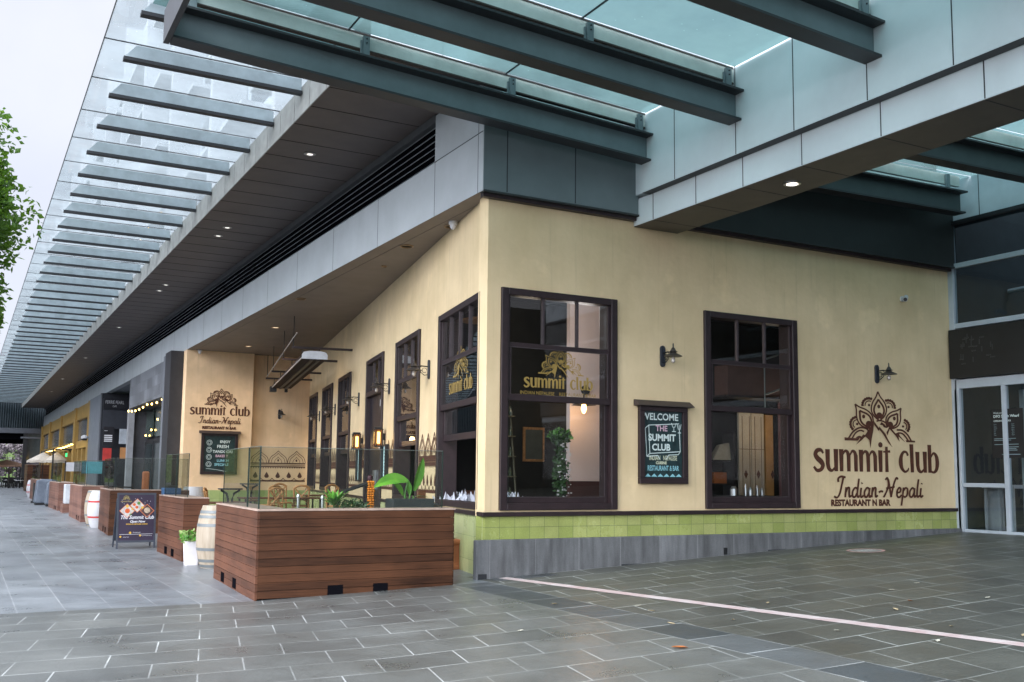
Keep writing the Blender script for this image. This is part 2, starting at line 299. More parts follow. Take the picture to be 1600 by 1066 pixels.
# ------------------------------------------------------------------ mesh builder
class MB:
    def __init__(s): s.v = []; s.f = []
    def add(s, vs, fs):
        k = len(s.v); s.v += [tuple(v) for v in vs]; s.f += [tuple(i+k for i in f) for f in fs]; return s
    def box(s, x0, y0, z0, x1, y1, z1):
        if x1 < x0: x0, x1 = x1, x0
        if y1 < y0: y0, y1 = y1, y0
        if z1 < z0: z0, z1 = z1, z0
        return s.add([(x0,y0,z0),(x1,y0,z0),(x1,y1,z0),(x0,y1,z0),(x0,y0,z1),(x1,y0,z1),(x1,y1,z1),(x0,y1,z1)],
              [(0,3,2,1),(4,5,6,7),(0,1,5,4),(1,2,6,5),(2,3,7,6),(3,0,4,7)])
    def prism(s, poly, a, b, axis='z'):
        """polygon (2-D) extruded between a and b along axis"""
        n = len(poly)
        def p(q, h):
            if axis == 'z': return (q[0], q[1], h)
            if axis == 'y': return (q[0], h, q[1])
            return (h, q[0], q[1])
        vs = [p(q, a) for q in poly] + [p(q, b) for q in poly]
        fs = [tuple(range(n))[::-1], tuple(range(n, 2*n))] + [(i, (i+1) % n, n+(i+1) % n, n+i) for i in range(n)]
        return s.add(vs, fs)
    def hexa(s, P):
        return s.add(P, [(0,3,2,1),(4,5,6,7),(0,1,5,4),(1,2,6,5),(2,3,7,6),(3,0,4,7)])
    def tube(s, pts, rad, n=8, cap=True, closed=False):
        pts = [Vector(p) for p in pts]; m = len(pts)
        rr = rad if isinstance(rad, (list, tuple)) else [rad]*m
        k = len(s.v); rings = []
        for i, p in enumerate(pts):
            if closed: d = pts[(i+1) % m]-pts[i-1]
            else: d = pts[min(i+1, m-1)]-pts[max(i-1, 0)]
            d.normalize()
            a = Vector((0, 0, 1)) if abs(d.z) < .9 else Vector((1, 0, 0))
            u = d.cross(a).normalized(); w = d.cross(u)
            for j in range(n):
                t = 2*math.pi*j/n; s.v.append(tuple(p+(u*math.cos(t)+w*math.sin(t))*rr[i]))
        for i in range(m if closed else m-1):
            for j in range(n):
                i2 = (i+1) % m
                s.f.append((k+i*n+j, k+i*n+(j+1) % n, k+i2*n+(j+1) % n, k+i2*n+j))
        if cap and not closed:
            s.f.append(tuple(k+j for j in range(n))[::-1]); s.f.append(tuple(k+(m-1)*n+j for j in range(n)))
        return s
    def lathe(s, prof, cx=0, cy=0, cz=0, n=20, cap=True, sq=1):
        k = len(s.v)
        for r, z in prof:
            for j in range(n):
                t = 2*math.pi*j/n; s.v.append((cx+r*math.cos(t), cy+r*math.sin(t)*sq, cz+z))
        for i in range(len(prof)-1):
            for j in range(n):
                s.f.append((k+i*n+j, k+i*n+(j+1) % n, k+(i+1)*n+(j+1) % n, k+(i+1)*n+j))
        if cap:
            s.f.append(tuple(k+j for j in range(n))[::-1]); q = k+(len(prof)-1)*n; s.f.append(tuple(q+j for j in range(n)))
        return s
    def build(s, name, m, parent=None, smooth=False, bevel=0, loc=None, rotz=0):
        me = bpy.data.meshes.new(name); me.from_pydata(s.v, [], s.f); me.update()
        if smooth:
            me.polygons.foreach_set('use_smooth', [True]*len(me.polygons))
            try: me.set_sharp_from_angle(angle=R(38))
            except Exception: pass
        me.materials.append(m)
        o = bpy.data.objects.new(name, me); COL.objects.link(o)
        if parent: o.parent = parent
        if loc: o.location = loc
        if rotz: o.rotation_euler = (0, 0, rotz)
        if bevel:
            b = o.modifiers.new('bevel', 'BEVEL'); b.width = bevel; b.segments = 2; b.limit_method = 'ANGLE'
        return o
def tag(o, label=None, cat=None, group=None, kind=None):
    if label: o['label'] = label
    if cat: o['category'] = cat
    if group: o['group'] = group
    if kind: o['kind'] = kind
    return o
def thing(name, label, cat, loc=(0, 0, 0), rotz=0, group=None):
    o = bpy.data.objects.new(name, None); COL.objects.link(o); o.location = loc; o.rotation_euler = (0, 0, rotz)
    return tag(o, label, cat, group)
def kids(o): return [c for c in bpy.data.objects if c.parent == o]
def dup(src, loc, rotz=None, label=None, scale=None):
    def rec(o, par):
        c = o.copy(); COL.objects.link(c); c.parent = par
        for k in kids(o): rec(k, c)
        return c
    c = rec(src, None); c.location = loc
    if rotz is not None: c.rotation_euler = (0, 0, rotz)
    if scale: c.scale = scale
    if label: c['label'] = label
    return c
def bx(name, m, parent, *a, bevel=0):
    return MB().box(*a).build(name, m, parent, bevel=bevel)
TXT = {}
def text(s, size, m, name='lettering', parent=None, loc=(0, 0, 0), rot=(R(90), 0, 0), align='CENTER', off=0, spacing=1, sx=1, shear=0):
    cu = bpy.data.curves.new(name, 'FONT'); cu.body = s; cu.size = size; cu.align_x = align; cu.offset = off; cu.space_character = spacing
    cu.shear = shear; cu.resolution_u = 3
    t = bpy.data.objects.new(name, cu); COL.objects.link(t)
    dg = bpy.context.evaluated_depsgraph_get()
    me = bpy.data.meshes.new_from_object(t.evaluated_get(dg)); bpy.data.objects.remove(t)
    me.materials.clear(); me.materials.append(m); me.name = name
    o = bpy.data.objects.new(name, me); COL.objects.link(o); o.location = loc; o.rotation_euler = rot; o.scale = (sx, 1, 1)
    if parent: o.parent = parent
    return o
# wall frames: local x to the right as seen from outside, local -y outwards
TH = R(10.8); WROT = R(-100.8)
def wpt(s, z=0, off=0):   # point on the slanted side wall, s metres from the corner, off = distance out of the wall
    return (.19+s*math.sin(TH)-off*math.cos(TH), s*math.cos(TH)+off*math.sin(TH), z)
def gz(x):
    return 0 if x < -3.25 else (.031*(x+3.25) if x < .19 else .1066+.048*(x-.19))

# ------------------------------------------------------------------ ground
def sheet(name, xs, y0, y1, m, dz=0, ny=1):
    vs = []; fs = []
    for x in xs:
        for j in range(ny+1): vs.append((x, y0+(y1-y0)*j/ny, gz(x)+dz))
    k = ny+1
    for i in range(len(xs)-1):
        for j in range(ny): fs.append((i*k+j, (i+1)*k+j, (i+1)*k+j+1, i*k+j+1))
    return tag(MB().add(vs, fs).build(name, m), kind='structure')
g = MB().add([(-900, -900, -.3), (900, -900, -.3), (900, 900, -.3), (-900, 900, -.3)], [(0, 1, 2, 3)]).build('ground', mat('distant_ground', (.11, .12, .12), .8))
tag(g, kind='structure')
sheet('street_paving', [-60, -3.25, .19, 1.2], -.45, 260, pave_street)
sheet('forecourt_paving', [-60, -3.25, -.53], -60, -.45, pave_mid)
sheet('paving_band', [-.53, .05], -60, -.45, pave_band)
sheet('ramp_paving', [.05, .19, 11.5, 30], -60, .3, pave_right, 0)
# worn line across the forecourt
ln = MB(); p0, p1 = Vector((.42, -.16, 0)), Vector((2.2, -10.9, 0))
d_ = (p1-p0).normalized(); nn_ = Vector((-d_.y, d_.x, 0))*.085; N = 60
random.seed(3)
for i in range(N+1):
    q = p0.lerp(p1, i/N); w = 1+random.uniform(-.07, .07)
    for sgn in (-1, 1):
        p = q+nn_*sgn*w; ln.v.append((p.x, p.y, gz(p.x)+.004))
for i in range(N): ln.f.append((2*i, 2*i+1, 2*i+3, 2*i+2))
tag(ln.build('painted_line', line_m), 'long worn white and pink line painted across the grey paving', 'painted line')
# round floor decal
fd = thing('floor_decal', 'round faded pink and white sticker on the paving near the glass entrance', 'floor sticker', (6.72, -1.25, 0))
m_ = MB(); k_ = 32
def ringsheet(mb, r0, r1, dz, cx=6.72):
    k = len(mb.v)
    for j in range(k_):
        t = 2*math.pi*j/k_
        for r in (r0, r1): mb.v.append((r*math.cos(t), r*math.sin(t), gz(cx+r*math.cos(t))+dz))
    for j in range(k_): mb.f.append((k+2*j, k+2*j+1, k+2*((j+1) % k_)+1, k+2*((j+1) % k_)))
    return mb
ringsheet(MB(), .26, .31, .005).build('rim', mat('faded_pink_vinyl', (.62, .36, .34), .6), fd)
ringsheet(MB(), .001, .26, .004).build('disc', mat('scuffed_grey_vinyl', (.36, .34, .33), .6, var=.2, scale=12), fd)
mb = MB()
for y_ in (-.06, 0, .06):
    mb.add([(x, y_+dy, gz(6.72+x)+.006) for x, dy in ((-.17, -.018), (.17, -.018), (.17, .018), (-.17, .018))], [(0, 1, 2, 3)])
mb.build('lettering', mat('worn_white_vinyl', (.7, .7, .68), .6, var=.3, scale=40), fd)
# fallen leaves
random.seed(11)
LC = [mat('dry_leaf_tan', (.45, .36, .22), .7), mat('dry_leaf_orange', (.50, .17, .05), .7), mat('pale_petal', (.62, .60, .50), .7)]
spots = [(-.85, -5.9, 1, 1.6), (-.35, -2.9, 0, 1.1), (.35, -3.6, 2, .8), (.25, -4.0, 0, 1.0), (.9, -6.1, 2, .9), (1.9, -6.6, 0, 1.0), (2.3, -5.6, 0, 1.1), (2.9, -5.3, 1, .9), (2.6, -5.0, 2, .8),
         (3.4, -4.6, 2, .9), (1.6, -4.4, 0, .8), (-.1, -4.8, 0, 1.0), (1.2, -7.0, 2, .9), (4.1, -4.4, 2, .8), (.55, -5.0, 0, .8), (2.0, -7.3, 0, 1.2), (-1.6, -4.3, 2, .7), (3.7, -5.7, 2, .8)]
for i, (x, y, c, s) in enumerate(spots):
    lf = MB(); L = .05*s
    prof = [(-1, 0), (-.5, .35), (.1, .42), (.7, .2), (1.1, 0), (.7, -.2), (.1, -.42), (-.5, -.35)]
    lf.add([(a*L, b*L, .004+abs(b)*.02*s+.008*(a > .6)) for a, b in prof]+[(0, 0, .003)], [(j, (j+1) % 8, 8) for j in range(8)])
    o = lf.build('fallen_leaf', LC[c], loc=(x, y, gz(x)+.004), rotz=random.uniform(0, 6.28))
    tag(o, ['small dry tan leaf fallen on the forecourt paving', 'orange curled leaf fallen on the forecourt paving', 'tiny pale petal fallen on the forecourt paving'][c], 'leaf', ['dry tan leaves on the paving', 'orange leaves on the paving', 'pale petals on the paving'][c])

# ------------------------------------------------------------------ restaurant building
rb = thing('restaurant_building', 'beige rendered corner restaurant with dark framed windows and green tiled base', 'building')
def wall_open(L, z0, z1, t, ops):
    """wall from local x 0..L, face at y=0, body behind (+y), with openings (x0,x1,za,zb)"""
    mb = MB(); xs = sorted({0, L, *[o[0] for o in ops], *[o[1] for o in ops]}); zs = sorted({z0, z1, *[o[2] for o in ops], *[o[3] for o in ops]})
    for i in range(len(xs)-1):
        for j in range(len(zs)-1):
            cx, cz = (xs[i]+xs[i+1])/2, (zs[j]+zs[j+1])/2
            if any(o[0] < cx < o[1] and o[2] < cz < o[3] for o in ops): continue
            mb.box(xs[i], 0, zs[j], xs[i+1], t, zs[j+1])
    return mb
LEDGE = 1.06
# facade, local origin at the corner
WF = [(.23, 2.35, 1.09, 4.46), (4.15, 6.28, 1.09, 4.45)]
wall_open(10.53, 1.0, 5.95, .3, WF).build('facade_wall', beige, rb, loc=(.19, 0, 0))
bx('tile_band', tile_m, rb, .19, -.015, .3, 10.72, .28, 1.0)
bx('ledge', dark_trim, rb, .13, -.06, 1.0, 10.72, -.001, 1.065, bevel=.008)
# plinth follows the ramp, top level
pl = MB(); xs = [.0, .11, 10.66]
pl.hexa([(.0, -.13, 0), (10.68, -.13, .45), (10.68, -.02, .45), (.0, -.02, 0), (.0, -.13, .665), (10.68, -.13, .672), (10.68, -.02, .672), (.0, -.02, .665)])
pl.build('stone_plinth', stone_m, rb, bevel=.012)
cut = MB()
for x in (2.55, 5.6): cut.box(x, -.134, gz(x)-.02, x+.4, -.128, gz(x)+.022)
cut.box(.03, -.136, .09, .17, -.128, .18)
cut.build('weep_slot', mat('dark_slot_stone', (.02, .022, .026), .7), rb)  # dark boxes on the plinth face stand for the slots
bx('outlet', iron, rb, 4.62, -.15, gz(4.6)+.02, 4.68, -.12, gz(4.6)+.13)
# side wall: local frame, x=0 at far end (s=23.2) to 23.2 at corner
SL = 23.2
sidew = [(.24, 2.93), (4.5, 6.8), (8.27, 10.5), (13.1, 15.4), (16.75, 19.1), (20.55, 22.75)]
ops = []
for i, (a, b) in enumerate(sidew):
    ops.append((SL-b, SL-a, .12 if i == 2 else 1.09, 4.42))
wo = wpt(SL)
wall_open(SL-.06, 1.0, 5.95, .3, [(a, b, max(c, 1.0), d) for a, b, c, d in ops]).build('side_wall', beige, rb, loc=wo, rotz=WROT)
tb = MB()
segs = [(0, SL-10.5), (SL-8.27, SL-.06)]
for a, b in segs: tb.box(a, -.015, -.1, b, .28, 1.0)
tb.build('side_tile_band', tile_big, rb, loc=wo, rotz=WROT)
lb = MB()
for a, b in segs: lb.box(a, -.05, 1.0, b+(.09 if b > SL-1 else 0), -.001, 1.065)
lb.build('side_ledge', dark_trim, rb, loc=wo, rotz=WROT, bevel=.008)
bx('corner_cap_fascia', dark_trim, rb, .05, -.1, 5.80, 10.72, -.001, 5.87)
# back return wall facing the camera
mb = MB().box(.02, 22.45, 1.0, 2.36, 23.0, 5.95).box(2.36, 22.75, 1.0, 4.72, 23.0, 5.95)
mb.build('return_wall', beige2, rb)
mb = MB().box(.02, 22.43, 0, 2.375, 23.0, 1.0).box(2.375, 22.73, 0, 4.72, 23.0, 1.0)
mb.build('return_tile_band', brickmat('pale_green_tile_return', (.26, .36, .12), (.38, .44, .20), (.18, .24, .10), .33, .36, 0, .004, axes='xz', rough=.3, mvar=False), rb)
# interior shell
plan = [(.56, .31), (10.69, .31), (10.69, 22.6), (4.82, 22.6)]
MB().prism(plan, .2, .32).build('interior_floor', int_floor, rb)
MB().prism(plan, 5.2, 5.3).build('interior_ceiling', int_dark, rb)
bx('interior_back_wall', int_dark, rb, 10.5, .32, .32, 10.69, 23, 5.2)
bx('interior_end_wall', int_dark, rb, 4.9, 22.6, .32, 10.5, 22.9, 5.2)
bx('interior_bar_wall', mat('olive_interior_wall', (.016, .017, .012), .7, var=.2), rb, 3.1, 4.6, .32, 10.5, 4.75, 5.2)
mb = MB(); mb.box(3.23, 2.5, 1.52, 5.2, 2.62, 5.2); mb.build('interior_partition', int_white, rb)
mb = MB(); mb.box(3.23, 2.48, .32, 5.2, 2.62, 1.52); mb.build('interior_wainscot', int_maroon, rb)
bx('window_bench', mat('patterned_bench_edge', (.45, .47, .52), .6, var=.5, scale=60), rb, 2.6, 1.9, 1.13, 4.0, 2.3, 1.22)

# windows ------------------------------------------------------------
def window(parent, loc, rotz, w, z0, z1, top_n, style, name='window', inner=None):
    """sash window; local x 0..w ; frame a little proud of the wall"""
    e = thing(name, None, None, loc, rotz); e.parent = parent
    F = .12; H = z1-z0
    f = MB().box(0, -.05, z0, F, .31, z1).box(w-F, -.05, z0, w, .31, z1).box(F, -.047, z1-F*.9, w-F, .157, z1).box(F, -.047, z0, w-F, .157, z0+.1)
    f.build('frame', dark_trim, e, bevel=.01)
    zt = z1-.255*H; zm = z1-.495*H; a = F+.001; b = w-F-.001
    us = MB().box(a, -.01, zt-.035, b, .05, zt+.03).box(a, -.013, zm-.05, b, .05, zm+.05)
    us.box(a, -.006, zm+.05, a+.05, .045, zt-.035).box(b-.05, -.006, zm+.05, b, .045, zt-.035)
    us.box(a, -.006, zt+.03, a+.045, .045, z1-F*.9).box(b-.045, -.006, zt+.03, b, .045, z1-F*.9)
    us.build('upper_sash', dark_trim, e, bevel=.005)
    mu = MB()
    for i in range(1, top_n):
        x = a+(b-a)*i/top_n; mu.box(x-.018, -.016, zt+.03, x+.018, .04, z1-F*.9)
    mu.box(a+.05, -.014, zt-.05, b-.05, -.0101, zt-.036)
    mu.box(a+.05, -.018, zm+.05, a+.062, -.0065, zt-.05).box(b-.062, -.018, zm+.05, b-.05, -.0065, zt-.05)
    mu.build('glazing_bar', trim_hi, e)
    gq = MB().add([(a+.03, .02, zm), (b-.03, .02, zm), (b-.03, .02, z1-.1), (a+.03, .02, z1-.1)], [(0, 1, 2, 3)])
    gq.build('upper_pane', win_glass, e)
    if style == 'closed':
        ls = MB().box(a, .055, z0+.1, a+.06, .11, zm-.05).box(b-.06, .055, z0+.1, b, .11, zm-.05).box(a+.06, .057, z0+.1, b-.06, .108, z0+.19)
        ls.build('lower_sash', dark_trim, e, bevel=.005)
        mu = MB().box(a+.06, .045, z0+.19, b-.06, .0545, z0+.20).box(b-.075, .045, z0+.2, b-.062, .0545, zm-.055)
        mu.build('glazing_bead', trim_hi, e)
        MB().add([(a+.05, .08, z0+.18), (b-.05, .08, z0+.18), (b-.05, .08, zm), (a+.05, .08, zm)], [(0, 1, 2, 3)]).build('lower_pane', win_glass, e)
    elif style == 'open':
        zb = z1-.653*H
        ls = MB().box(a, .055, zb-.05, a+.07, .11, zm-.05).box(b-.07, .055, zb-.05, b, .11, zm-.05).box(a+.07, .053, zb-.06, b-.07, .112, zb+.05)
        ls.build('lower_sash', dark_trim, e, bevel=.005)
        MB().add([(a+.05, .08, zb), (b-.05, .08, zb), (b-.05, .08, zm), (a+.05, .08, zm)], [(0, 1, 2, 3)]).build('lower_pane', win_glass, e)
    return e
w1 = window(rb, (.42, 0, 0), 0, 2.12, 1.09, 4.46, 3, 'closed')
w2 = window(rb, (4.34, 0, 0), 0, 2.13, 1.09, 4.45, 3, 'closed')
sw = []
for i, (a, b) in enumerate(sidew):
    if i == 2: continue
    sw.append(window(rb, wpt(b), WROT, b-a, 1.09, 4.42, 4 if i == 0 else 3, 'open' if i < 2 else 'open'))
# door
dr = thing('door', None, None, wpt(10.5), WROT); dr.parent = rb
w = 2.23
MB().box(0, -.05, .1, .12, .16, 4.42).box(w-.12, -.05, .1, w, .16, 4.42).box(.12, -.047, 4.31, w-.12, .157, 4.42).box(.12, -.047, 3.5, w-.12, .157, 3.62).build('frame', dark_trim, dr, bevel=.01)
mu = MB()
for i in (1, 2): mu.box(.12+(w-.24)*i/3-.02, 0, 3.62, .12+(w-.24)*i/3+.02, .05, 4.31)
mu.build('glazing_bar', trim_hi, dr)
MB().add([(.1, .03, 3.6), (w-.1, .03, 3.6), (w-.1, .03, 4.35), (.1, .03, 4.35)], [(0, 1, 2, 3)]).build('transom_pane', win_glass, dr)
dl = MB().box(.13, .06, .12, w/2-.005, .11, 3.49).box(w/2+.005, .06, .12, w-.13, .11, 3.49)
dl.build('door_leaf', mat('dark_plum_door', (.012, .009, .014), .35), dr)
MB().box(w/2+.06, .0, 1.25, w/2+.1, .05, 1.7).box(w/2-.1, .0, 1.25, w/2-.06, .05, 1.7).build('handle', silver, dr)
MB().box(1.5, .05, 2.2, 1.62, .058, 2.36).box(1.5, .05, 3.2, 1.62, .058, 3.36).build('door_sticker', white_paint, dr)

# ---- lettering strokes -------------------------------------------------
class Ink:
    """flat painted strokes in local x,z ; each stroke sits a hair prouder than the last"""
    def __init__(s, y=-.004, step=.00012): s.mb = MB(); s.y = y; s.i = 0; s.step = step
    def _y(s): s.i += 1; return s.y-s.i*s.step
    def poly(s, pts, f=lambda p: p):
        y = s._y(); P = [f(p) for p in pts]; k = len(s.mb.v)
        s.mb.v += [(p[0], y, p[1]) for p in P]; s.mb.f.append(tuple(range(k, k+len(P)))); return s
    def dot(s, c, r, f=lambda p: p, n=18, ry=None):
        return s.poly([(c[0]+r*math.cos(2*math.pi*i/n), c[1]+(ry or r)*math.sin(2*math.pi*i/n)) for i in range(n)], f)
    def stroke(s, pts, w, f=lambda p: p, closed=False, sub=5):
        """pts (x,y[,w]) smoothed with Catmull-Rom"""
        P = [(p[0], p[1], p[2] if len(p) > 2 else w) for p in pts]; Q = []; n = len(P)
        if n > 2 and sub > 1:
            rng = range(n if closed else n-1)
            for i in rng:
                a, b, c, d = P[(i-1) % n if closed else max(i-1, 0)], P[i], P[(i+1) % n], P[(i+2) % n if closed else min(i+2, n-1)]
                for j in range(sub):
                    t = j/sub
                    Q.append(tuple(.5*((2*b[k])+(-a[k]+c[k])*t+(2*a[k]-5*b[k]+4*c[k]-d[k])*t*t+(-a[k]+3*b[k]-3*c[k]+d[k])*t**3) for k in range(3)))
            if not closed: Q.append(P[-1])
        else: Q = P
        y = s._y(); k = len(s.mb.v); m = len(Q)
        for i, q in enumerate(Q):
            a = Q[(i-1) % m] if closed else Q[max(i-1, 0)]; b = Q[(i+1) % m] if closed else Q[min(i+1, m-1)]
            dx, dy = b[0]-a[0], b[1]-a[1]; L = math.hypot(dx, dy) or 1; nx, ny = -dy/L*q[2]/2, dx/L*q[2]/2
            for sg in (1, -1):
                p = f((q[0]+nx*sg, q[1]+ny*sg)); s.mb.v.append((p[0], y, p[1]))
        for i in range(m if closed else m-1):
            j = (i+1) % m; s.mb.f.append((k+2*i, k+2*i+1, k+2*j+1, k+2*j))
        return s
    def build(s, name, m, parent, loc=(0, 0, 0), rotz=0): return s.mb.build(name, m, parent, loc=loc, rotz=rotz)
G1 = {
 's': (.66, [('c', [(.56, .80, .10), (.44, .95, .16), (.24, .93, .2), (.13, .76, .22), (.24, .58, .25), (.42, .44, .26), (.53, .26, .22), (.42, .07, .18), (.2, .03, .16), (.04, .2, .12)])]),
 'u': (.78, [('l', [(.14, 1, .26), (.14, .3, .22)]), ('c', [(.14, .35, .22), (.2, .12, .2), (.36, .03, .13), (.52, .16, .09)]), ('l', [(.6, 1.02, .26), (.6, 0, .2)])]),
 'm': (1.12, [('l', [(.12, 1.02, .26), (.12, 0, .2)]), ('c', [(.18, .72, .06), (.32, .93, .12), (.46, .9, .17), (.53, .7, .22)]), ('l', [(.53, .76, .22), (.53, 0, .2)]), ('c', [(.58, .7, .06), (.73, .93, .12), (.87, .9, .17), (.94, .7, .22)]), ('l', [(.94, .76, .22), (.94, 0, .2)])]),
 'i': (.32, [('l', [(.13, 1.02, .26), (.13, 0, .2)]), ('d', (.15, 1.28, .13))]),
 't': (.5, [('l', [(.18, 1.2, .16), (.18, 0, .2)]), ('l', [(-.02, .95, .08), (.4, .98, .12)])]),
 ' ': (.42, []),
 'c': (.66, [('c', [(.55, .80, .14), (.46, .96, .12), (.28, .96, .14), (.14, .75, .2), (.10, .48, .25), (.16, .2, .2), (.34, .03, .12), (.52, .1, .1), (.58, .22, .06)])]),
 'l': (.34, [('l', [(.12, 1.36, .24), (.14, 0, .2)])]),
 'b': (.72, [('l', [(.12, 1.36, .24), (.12, 0, .22)]), ('c', [(.2, .74, .08), (.36, .95, .12), (.54, .82, .2), (.6, .5, .24), (.54, .18, .2), (.36, .02, .12), (.16, .08, .1)])])}
G2 = {
 'I': (1.05, [[(.25, 1.5), (.2, 1.85), (.5, 2.05), (.95, 1.95)], [(.72, 1.98), (.62, 1.2), (.5, .4), (.25, -.02), (-.08, .1)]]),
 'n': (.72, [[(.05, 1), (.05, 0)], [(.07, .55), (.22, .92), (.4, .9), (.42, .4), (.5, .05), (.7, .2)]]),
 'd': (.86, [[(.55, .82), (.3, .95), (.07, .6), (.1, .15), (.32, .02), (.55, .4)], [(.62, 1.85), (.58, .9), (.58, .25), (.7, .03), (.84, .2)]]),
 'i': (.42, [[(.08, .95), (.07, .3), (.18, .02), (.4, .2)], [(.1, 1.35), (.16, 1.45)]]),
 'a': (.84, [[(.55, .82), (.3, .95), (.07, .6), (.1, .15), (.32, .02), (.55, .4)], [(.58, .95), (.57, .3), (.68, .03), (.82, .2)]]),
 '-': (.62, [[(.05, .5), (.3, .62), (.52, .55)]]),
 'N': (1.4, [[(.0, .0), (.25, .5), (.45, 1.3), (.25, 1.95), (.05, 1.75)], [(.38, 1.8), (.6, 1.0), (.85, .0)], [(.85, .05), (1.0, 1.2), (1.25, 1.95), (1.45, 1.8)], [(.2, .9), (1.15, 1.05)]]),
 'e': (.66, [[(.08, .45), (.4, .55), (.45, .85), (.25, .97), (.07, .6), (.12, .15), (.35, .0), (.62, .25)]]),
 'p': (.8, [[(.1, 1.0), (.07, 0), (.02, -.85)], [(.1, .6), (.32, .95), (.58, .8), (.56, .25), (.35, .03), (.1, .15)]]),
 'l': (.4, [[(.12, 1.85), (.07, .9), (.08, .25), (.2, .02), (.38, .2)]])}
def write1(ink, s, x0, z0, h, width, shear=0):
    tot = sum(G1[c][0] for c in s)
    k = width/tot; x = x0
    for c in s:
        w, st = G1[c]
        f = lambda p, x=x: (x+p[0]*k, z0+p[1]*h+shear*(x+p[0]*k-x0))
        for t, a in st:
            if t == 'd': ink.dot((a[0], a[1]), a[2], f)
            else: ink.stroke(a, .2, f, sub=5 if t == 'c' else 1)
        x += w*k
def write2(ink, s, x0, z0, h, width, pen=.17, shear=0):
    tot = sum(G2[c][0] for c in s); k = width/tot; x = x0
    for c in s:
        w, st = G2[c]
        f = lambda p, x=x: (x+(p[0]+.12*p[1])*k, z0+p[1]*h+shear*(x+p[0]*k-x0))
        for a in st: ink.stroke(a, pen, f, sub=5)
        x += w*k
def mandala(ink, f, pen=1.0):
    """emblem drawn in a 1112 x 830 unit box: x 168..1280, y 145..980 (down)"""
    def petal(tip, bot, wd, sc=1.0):
        tx, ty = tip; bx_, by_ = bot; L = math.hypot(bx_-tx, by_-ty); ux, uy = (bx_-tx)/L, (by_-ty)/L; vx, vy = -uy, ux
        g = lambda a, b: (tx+ux*a*L+vx*b*wd, ty+uy*a*L+vy*b*wd)
        out = [(0, 0), (.18, .14), (.36, .37), (.55, .49), (.72, .47), (.88, .3), (1, .05)]
        ink.stroke([g(a, b) for a, b in out], 17*pen, f); ink.stroke([g(a, -b) for a, b in out], 17*pen, f)
        inn = [(.27, 0), (.38, .12), (.52, .28), (.68, .33), (.84, .22), (.95, .05)]
        ink.stroke([g(a, b) for a, b in inn], 22*pen, f); ink.stroke([g(a, -b) for a, b in inn], 22*pen, f)
        ink.dot(g(.52, 0), 24, f, 14, 30); ink.dot(g(.83, 0), 46, f)
    petal((705, 145), (722, 575), 240); petal((345, 342), (590, 690), 235); petal((1070, 385), (850, 690), 225)
    def fan(cx, cy, a0, a1, sgn=1):
        A = lambda r, t: (cx+r*math.cos(R(t)), cy-r*math.sin(R(t)))
        n = 9
        ink.stroke([A(100, a0+(a1-a0)*i/n) for i in range(n+1)], 26*pen, f)
        for i in range(7): ink.dot(A(108, a0+(a1-a0)*(i+.5)/7), 17, f, 8)
        ink.stroke([A(62, a0+(a1-a0)*i/n) for i in range(n+1)], 13*pen, f)
        ink.dot((cx, cy), 19, f, 12)
    fan(560, 352, 60, 190); fan(866, 372, -15, 120); fan(366, 636, 95, 235); fan(1090, 662, -50, 80)
    ink.poly([(168, 832), (235, 838), (400, 845), (372, 880), (170, 878)], f)
    ink.poly([(1280, 905), (1140, 900), (1125, 872), (1210, 872), (1280, 880)], f)
    ink.stroke([(232, 842), (300, 750), (400, 690), (500, 700), (545, 745)], 20*pen, f); ink.stroke([(285, 845), (340, 765), (410, 730), (470, 745)], 18*pen, f)
    ink.stroke([(1215, 880), (1160, 790), (1080, 725), (985, 715)], 20*pen, f); ink.stroke([(1170, 880), (1110, 800), (1060, 765), (1010, 762)], 18*pen, f)
    ink.stroke([(345, 850), (390, 825), (420, 835)], 26*pen, f)
    ink.poly([(628, 590), (615, 720), (585, 850), (560, 995), (548, 872), (490, 820), (470, 815)], f)
    ink.poly([(470, 795), (520, 790), (420, 880), (340, 940), (400, 860), (455, 785)], f)
    ink.poly([(628, 590), (700, 690), (712, 665), (705, 725), (690, 732), (665, 690), (628, 640)], f)
    ink.poly([(705, 665), (800, 770), (838, 850), (908, 980), (850, 915), (770, 790), (700, 700)], f)
    ink.poly([(872, 665), (818, 760), (835, 800), (872, 700)], f)
    ink.poly([(872, 665), (965, 770), (1010, 750), (1030, 800), (1120, 905), (1010, 815), (1028, 895), (960, 800), (872, 705)], f)
    ink.stroke([(665, 590), (730, 580), (800, 605), (850, 660)], 18*pen, f)
    ink.poly([(715, 640), (745, 600), (800, 640), (830, 690), (780, 680), (760, 650)], f)
def logo(parent, loc, rotz, w, m, sub='wall', pen=1.0):
    """whole sign, w = width of the big word; local x 0..w, z 0 = baseline of the big word"""
    ink = Ink()
    write1(ink, 'summit club', 0, 0, .118*w, w)
    mw = .563*w if sub == 'wall' else .66*w; x0 = .235*w if sub == 'wall' else .20*w; k = mw/1112
    f = lambda p: (x0+(p[0]-168)*k, .158*w+(905-p[1]+(p[0]-168)*.031)*k*.74)
    mandala(ink, f, pen)
    if sub != 'glass':
        write2(ink, 'Indian-Nepali', .15*w, -.140*w, .055*w, .70*w, .2)
    return ink.build('painted_logo', m, parent, loc, rotz)
lg = logo(rb, (6.83, 0, 1.75), 0, 3.38, brown_paint, pen=1.3)
text('RESTAURANT N BAR', .155, brown_paint, 'painted_lettering', rb, (8.02, -.006, 1.125), off=.009, sx=1.06)
lg = logo(rb, (.19, 22.448, 3.62), 0, 2.08, brown_paint, pen=1.4)
text('RESTAURANT N BAR', .125, brown_paint, 'painted_lettering', rb, (1.22, 22.442, 3.13), off=.009, sx=1.0)
